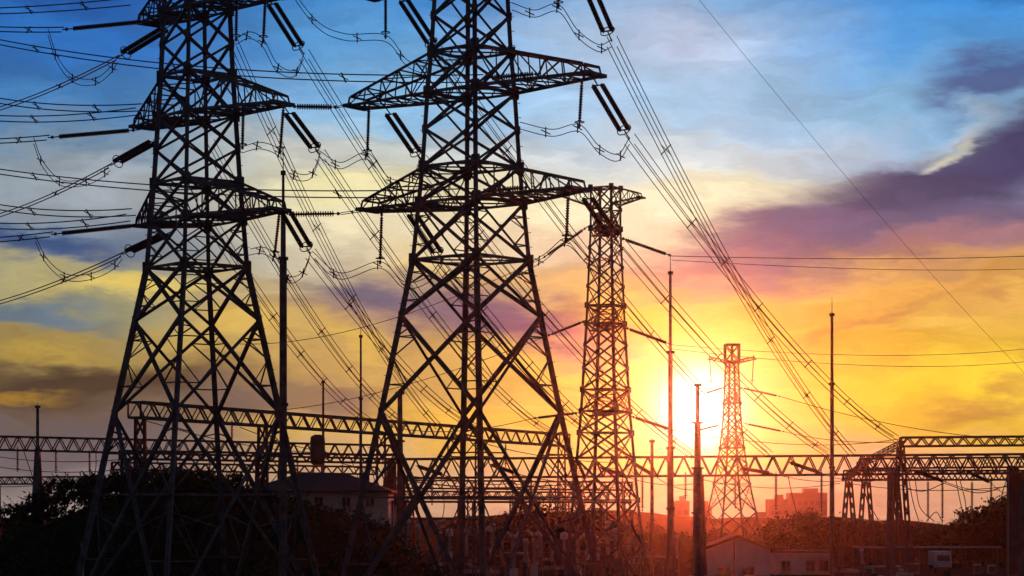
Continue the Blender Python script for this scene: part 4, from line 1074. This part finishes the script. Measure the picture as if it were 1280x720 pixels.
def make_tree(seed, h, rx, rz, mat, label, clumps=95, leaves=34, size=.5, trunk_h=None):
    r = random.Random(seed); T = thing('tree', label, 'tree', (0, 0, 0))
    zc = h - rz; m = MB()
    m.tube([(0, 0, -.2), (r.uniform(-.1, .1), 0, zc * .5), (r.uniform(-.2, .2), r.uniform(-.2, .2), zc + rz * .4)], [h * .035, h * .026, h * .008], 8)
    for _ in range(7):
        a = r.uniform(0, 6.28); t = r.uniform(.45, 1.0) * zc
        e = V((math.cos(a) * rx * .7, math.sin(a) * rx * .7, zc + r.uniform(-.3, .6) * rz))
        s = V((0, 0, t)); m.tube([s, s.lerp(e, .5) + V((0, 0, -.2)), e], [h * .014, h * .01, h * .004], 5)
    m.build('trunk', 'bark', T, (0, 0, 0))
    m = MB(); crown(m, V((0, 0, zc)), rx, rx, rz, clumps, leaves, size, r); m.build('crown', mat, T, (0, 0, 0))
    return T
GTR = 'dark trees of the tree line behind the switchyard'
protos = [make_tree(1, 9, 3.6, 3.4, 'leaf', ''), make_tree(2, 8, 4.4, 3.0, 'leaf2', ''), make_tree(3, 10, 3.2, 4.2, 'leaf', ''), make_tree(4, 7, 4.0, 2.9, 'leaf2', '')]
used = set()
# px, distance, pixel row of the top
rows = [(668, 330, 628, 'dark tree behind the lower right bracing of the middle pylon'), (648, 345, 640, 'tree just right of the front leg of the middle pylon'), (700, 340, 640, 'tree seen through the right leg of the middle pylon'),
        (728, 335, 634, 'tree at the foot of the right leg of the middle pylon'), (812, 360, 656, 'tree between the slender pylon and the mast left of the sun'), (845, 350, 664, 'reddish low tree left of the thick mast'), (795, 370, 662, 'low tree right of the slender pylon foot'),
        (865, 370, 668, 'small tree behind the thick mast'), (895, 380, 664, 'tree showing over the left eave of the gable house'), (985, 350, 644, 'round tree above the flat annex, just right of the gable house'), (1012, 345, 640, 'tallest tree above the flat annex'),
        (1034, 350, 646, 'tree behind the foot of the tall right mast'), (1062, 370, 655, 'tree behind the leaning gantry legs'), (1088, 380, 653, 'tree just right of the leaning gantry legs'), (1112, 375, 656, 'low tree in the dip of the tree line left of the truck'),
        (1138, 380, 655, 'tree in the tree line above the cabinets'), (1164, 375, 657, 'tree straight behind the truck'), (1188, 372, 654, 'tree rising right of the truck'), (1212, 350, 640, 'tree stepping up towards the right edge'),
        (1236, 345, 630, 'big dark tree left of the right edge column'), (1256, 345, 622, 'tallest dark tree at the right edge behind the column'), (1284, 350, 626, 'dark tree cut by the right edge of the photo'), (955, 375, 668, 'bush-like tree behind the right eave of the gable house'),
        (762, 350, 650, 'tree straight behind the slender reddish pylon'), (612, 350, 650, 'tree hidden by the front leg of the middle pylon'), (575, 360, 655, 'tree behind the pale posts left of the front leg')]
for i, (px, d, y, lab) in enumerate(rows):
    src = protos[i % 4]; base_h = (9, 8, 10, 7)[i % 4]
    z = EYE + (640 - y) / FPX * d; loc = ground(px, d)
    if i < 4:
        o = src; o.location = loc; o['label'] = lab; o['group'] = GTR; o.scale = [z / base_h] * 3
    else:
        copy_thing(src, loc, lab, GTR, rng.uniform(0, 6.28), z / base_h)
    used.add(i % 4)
# bushes over the mound
def make_bush(seed, mat):
    r = random.Random(seed); T = thing('bush', '', 'bush', (0, 0, 0))
    m = MB()
    for _ in range(6):
        a = r.uniform(0, 6.28); m.tube([(0, 0, -.3), (math.cos(a) * .5, math.sin(a) * .5, .8), (math.cos(a) * 1.1, math.sin(a) * 1.1, 1.9)], [.08, .05, .02], 5)
    m.build('stem', 'bark', T)
    m = MB(); crown(m, V((0, 0, 1.0)), 2.1, 1.9, 1.15, 46, 22, .34, r); m.build('foliage', mat, T); return T
bp = [make_bush(11, 'leaf'), make_bush(12, 'leaf2'), make_bush(13, 'leaf')]
GBS = 'dark bushes along the top of the mound'
brow = [(14, 636, 'at the very left edge'), (38, 628, 'second from the left edge, below the far gantry'), (62, 614, 'under the dark mast near the left edge'), (84, 600, 'with a ragged top right of the dark mast'), (108, 598, 'just left of the outer leg of the left pylon'),
        (134, 592, 'behind the outer leg of the left pylon'), (162, 588, 'right of the outer leg of the left pylon'), (190, 587, 'left of the inner left leg of the left pylon'), (222, 588, 'behind the inner left leg of the left pylon'), (250, 589, 'between the two inner legs of the left pylon'),
        (280, 594, 'behind the inner right leg of the left pylon'), (310, 606, 'where the mound meets the hipped roof'), (338, 618, 'below the hipped roof'), (366, 624, 'at the right leg of the left pylon'), (392, 636, 'in front of the pale wall'),
        (418, 642, 'in front of the pale wall, further right'), (444, 648, 'below the thin dark mast'), (466, 656, 'left of the middle pylon left leg'), (484, 680, 'lowest, at the foot of the middle pylon left leg')]
for i, (px, y, where) in enumerate(brow):
    d = 222 + rng.uniform(-3, 3); c = ground(px, d); z = EYE + (640 - y) / FPX * d
    sc = rng.uniform(.85, 1.15); zb = z - 2.0 * sc
    lab = 'dark bush on the mound, ' + where
    if i < 3: o = bp[i]; o.location = (c.x, d, zb); o.scale = [sc] * 3; o['label'] = lab; o['group'] = GBS
    else: copy_thing(bp[i % 3], (c.x, d, zb), lab, GBS, rng.uniform(0, 6.28), sc)
# scrub that covers the slope
m = MB(); r = random.Random(21)
for _ in range(900):
    x, y = r.uniform(-62, -6), r.uniform(196, 226)
    crown(m, V((x, y, mound_z(x, y) + .35)), .9, .9, .6, 3, 7, .32, r)
o = m.build('undergrowth', 'leaf'); o['kind'] = 'stuff'; o['label'] = 'dense dark scrub covering the mound'

# rank scrub under the tree line
m = MB(); r = random.Random(33)
for _ in range(640):
    y = r.uniform(338, 372); px = r.uniform(560, 1330); x = (px - 640) / FPX * y
    crown(m, V((x, y, r.uniform(.5, 2.3))), 1.3, 1.0, 1.0, 3, 8, .5, r)
o = m.build('undergrowth', 'leaf'); o['kind'] = 'stuff'; o['label'] = 'dark scrub filling the foot of the tree line'
for o in S.objects:
    if o.get('label') and len(o['label'].split()) > 16: print('LONG', len(o['label'].split()), o['label'])
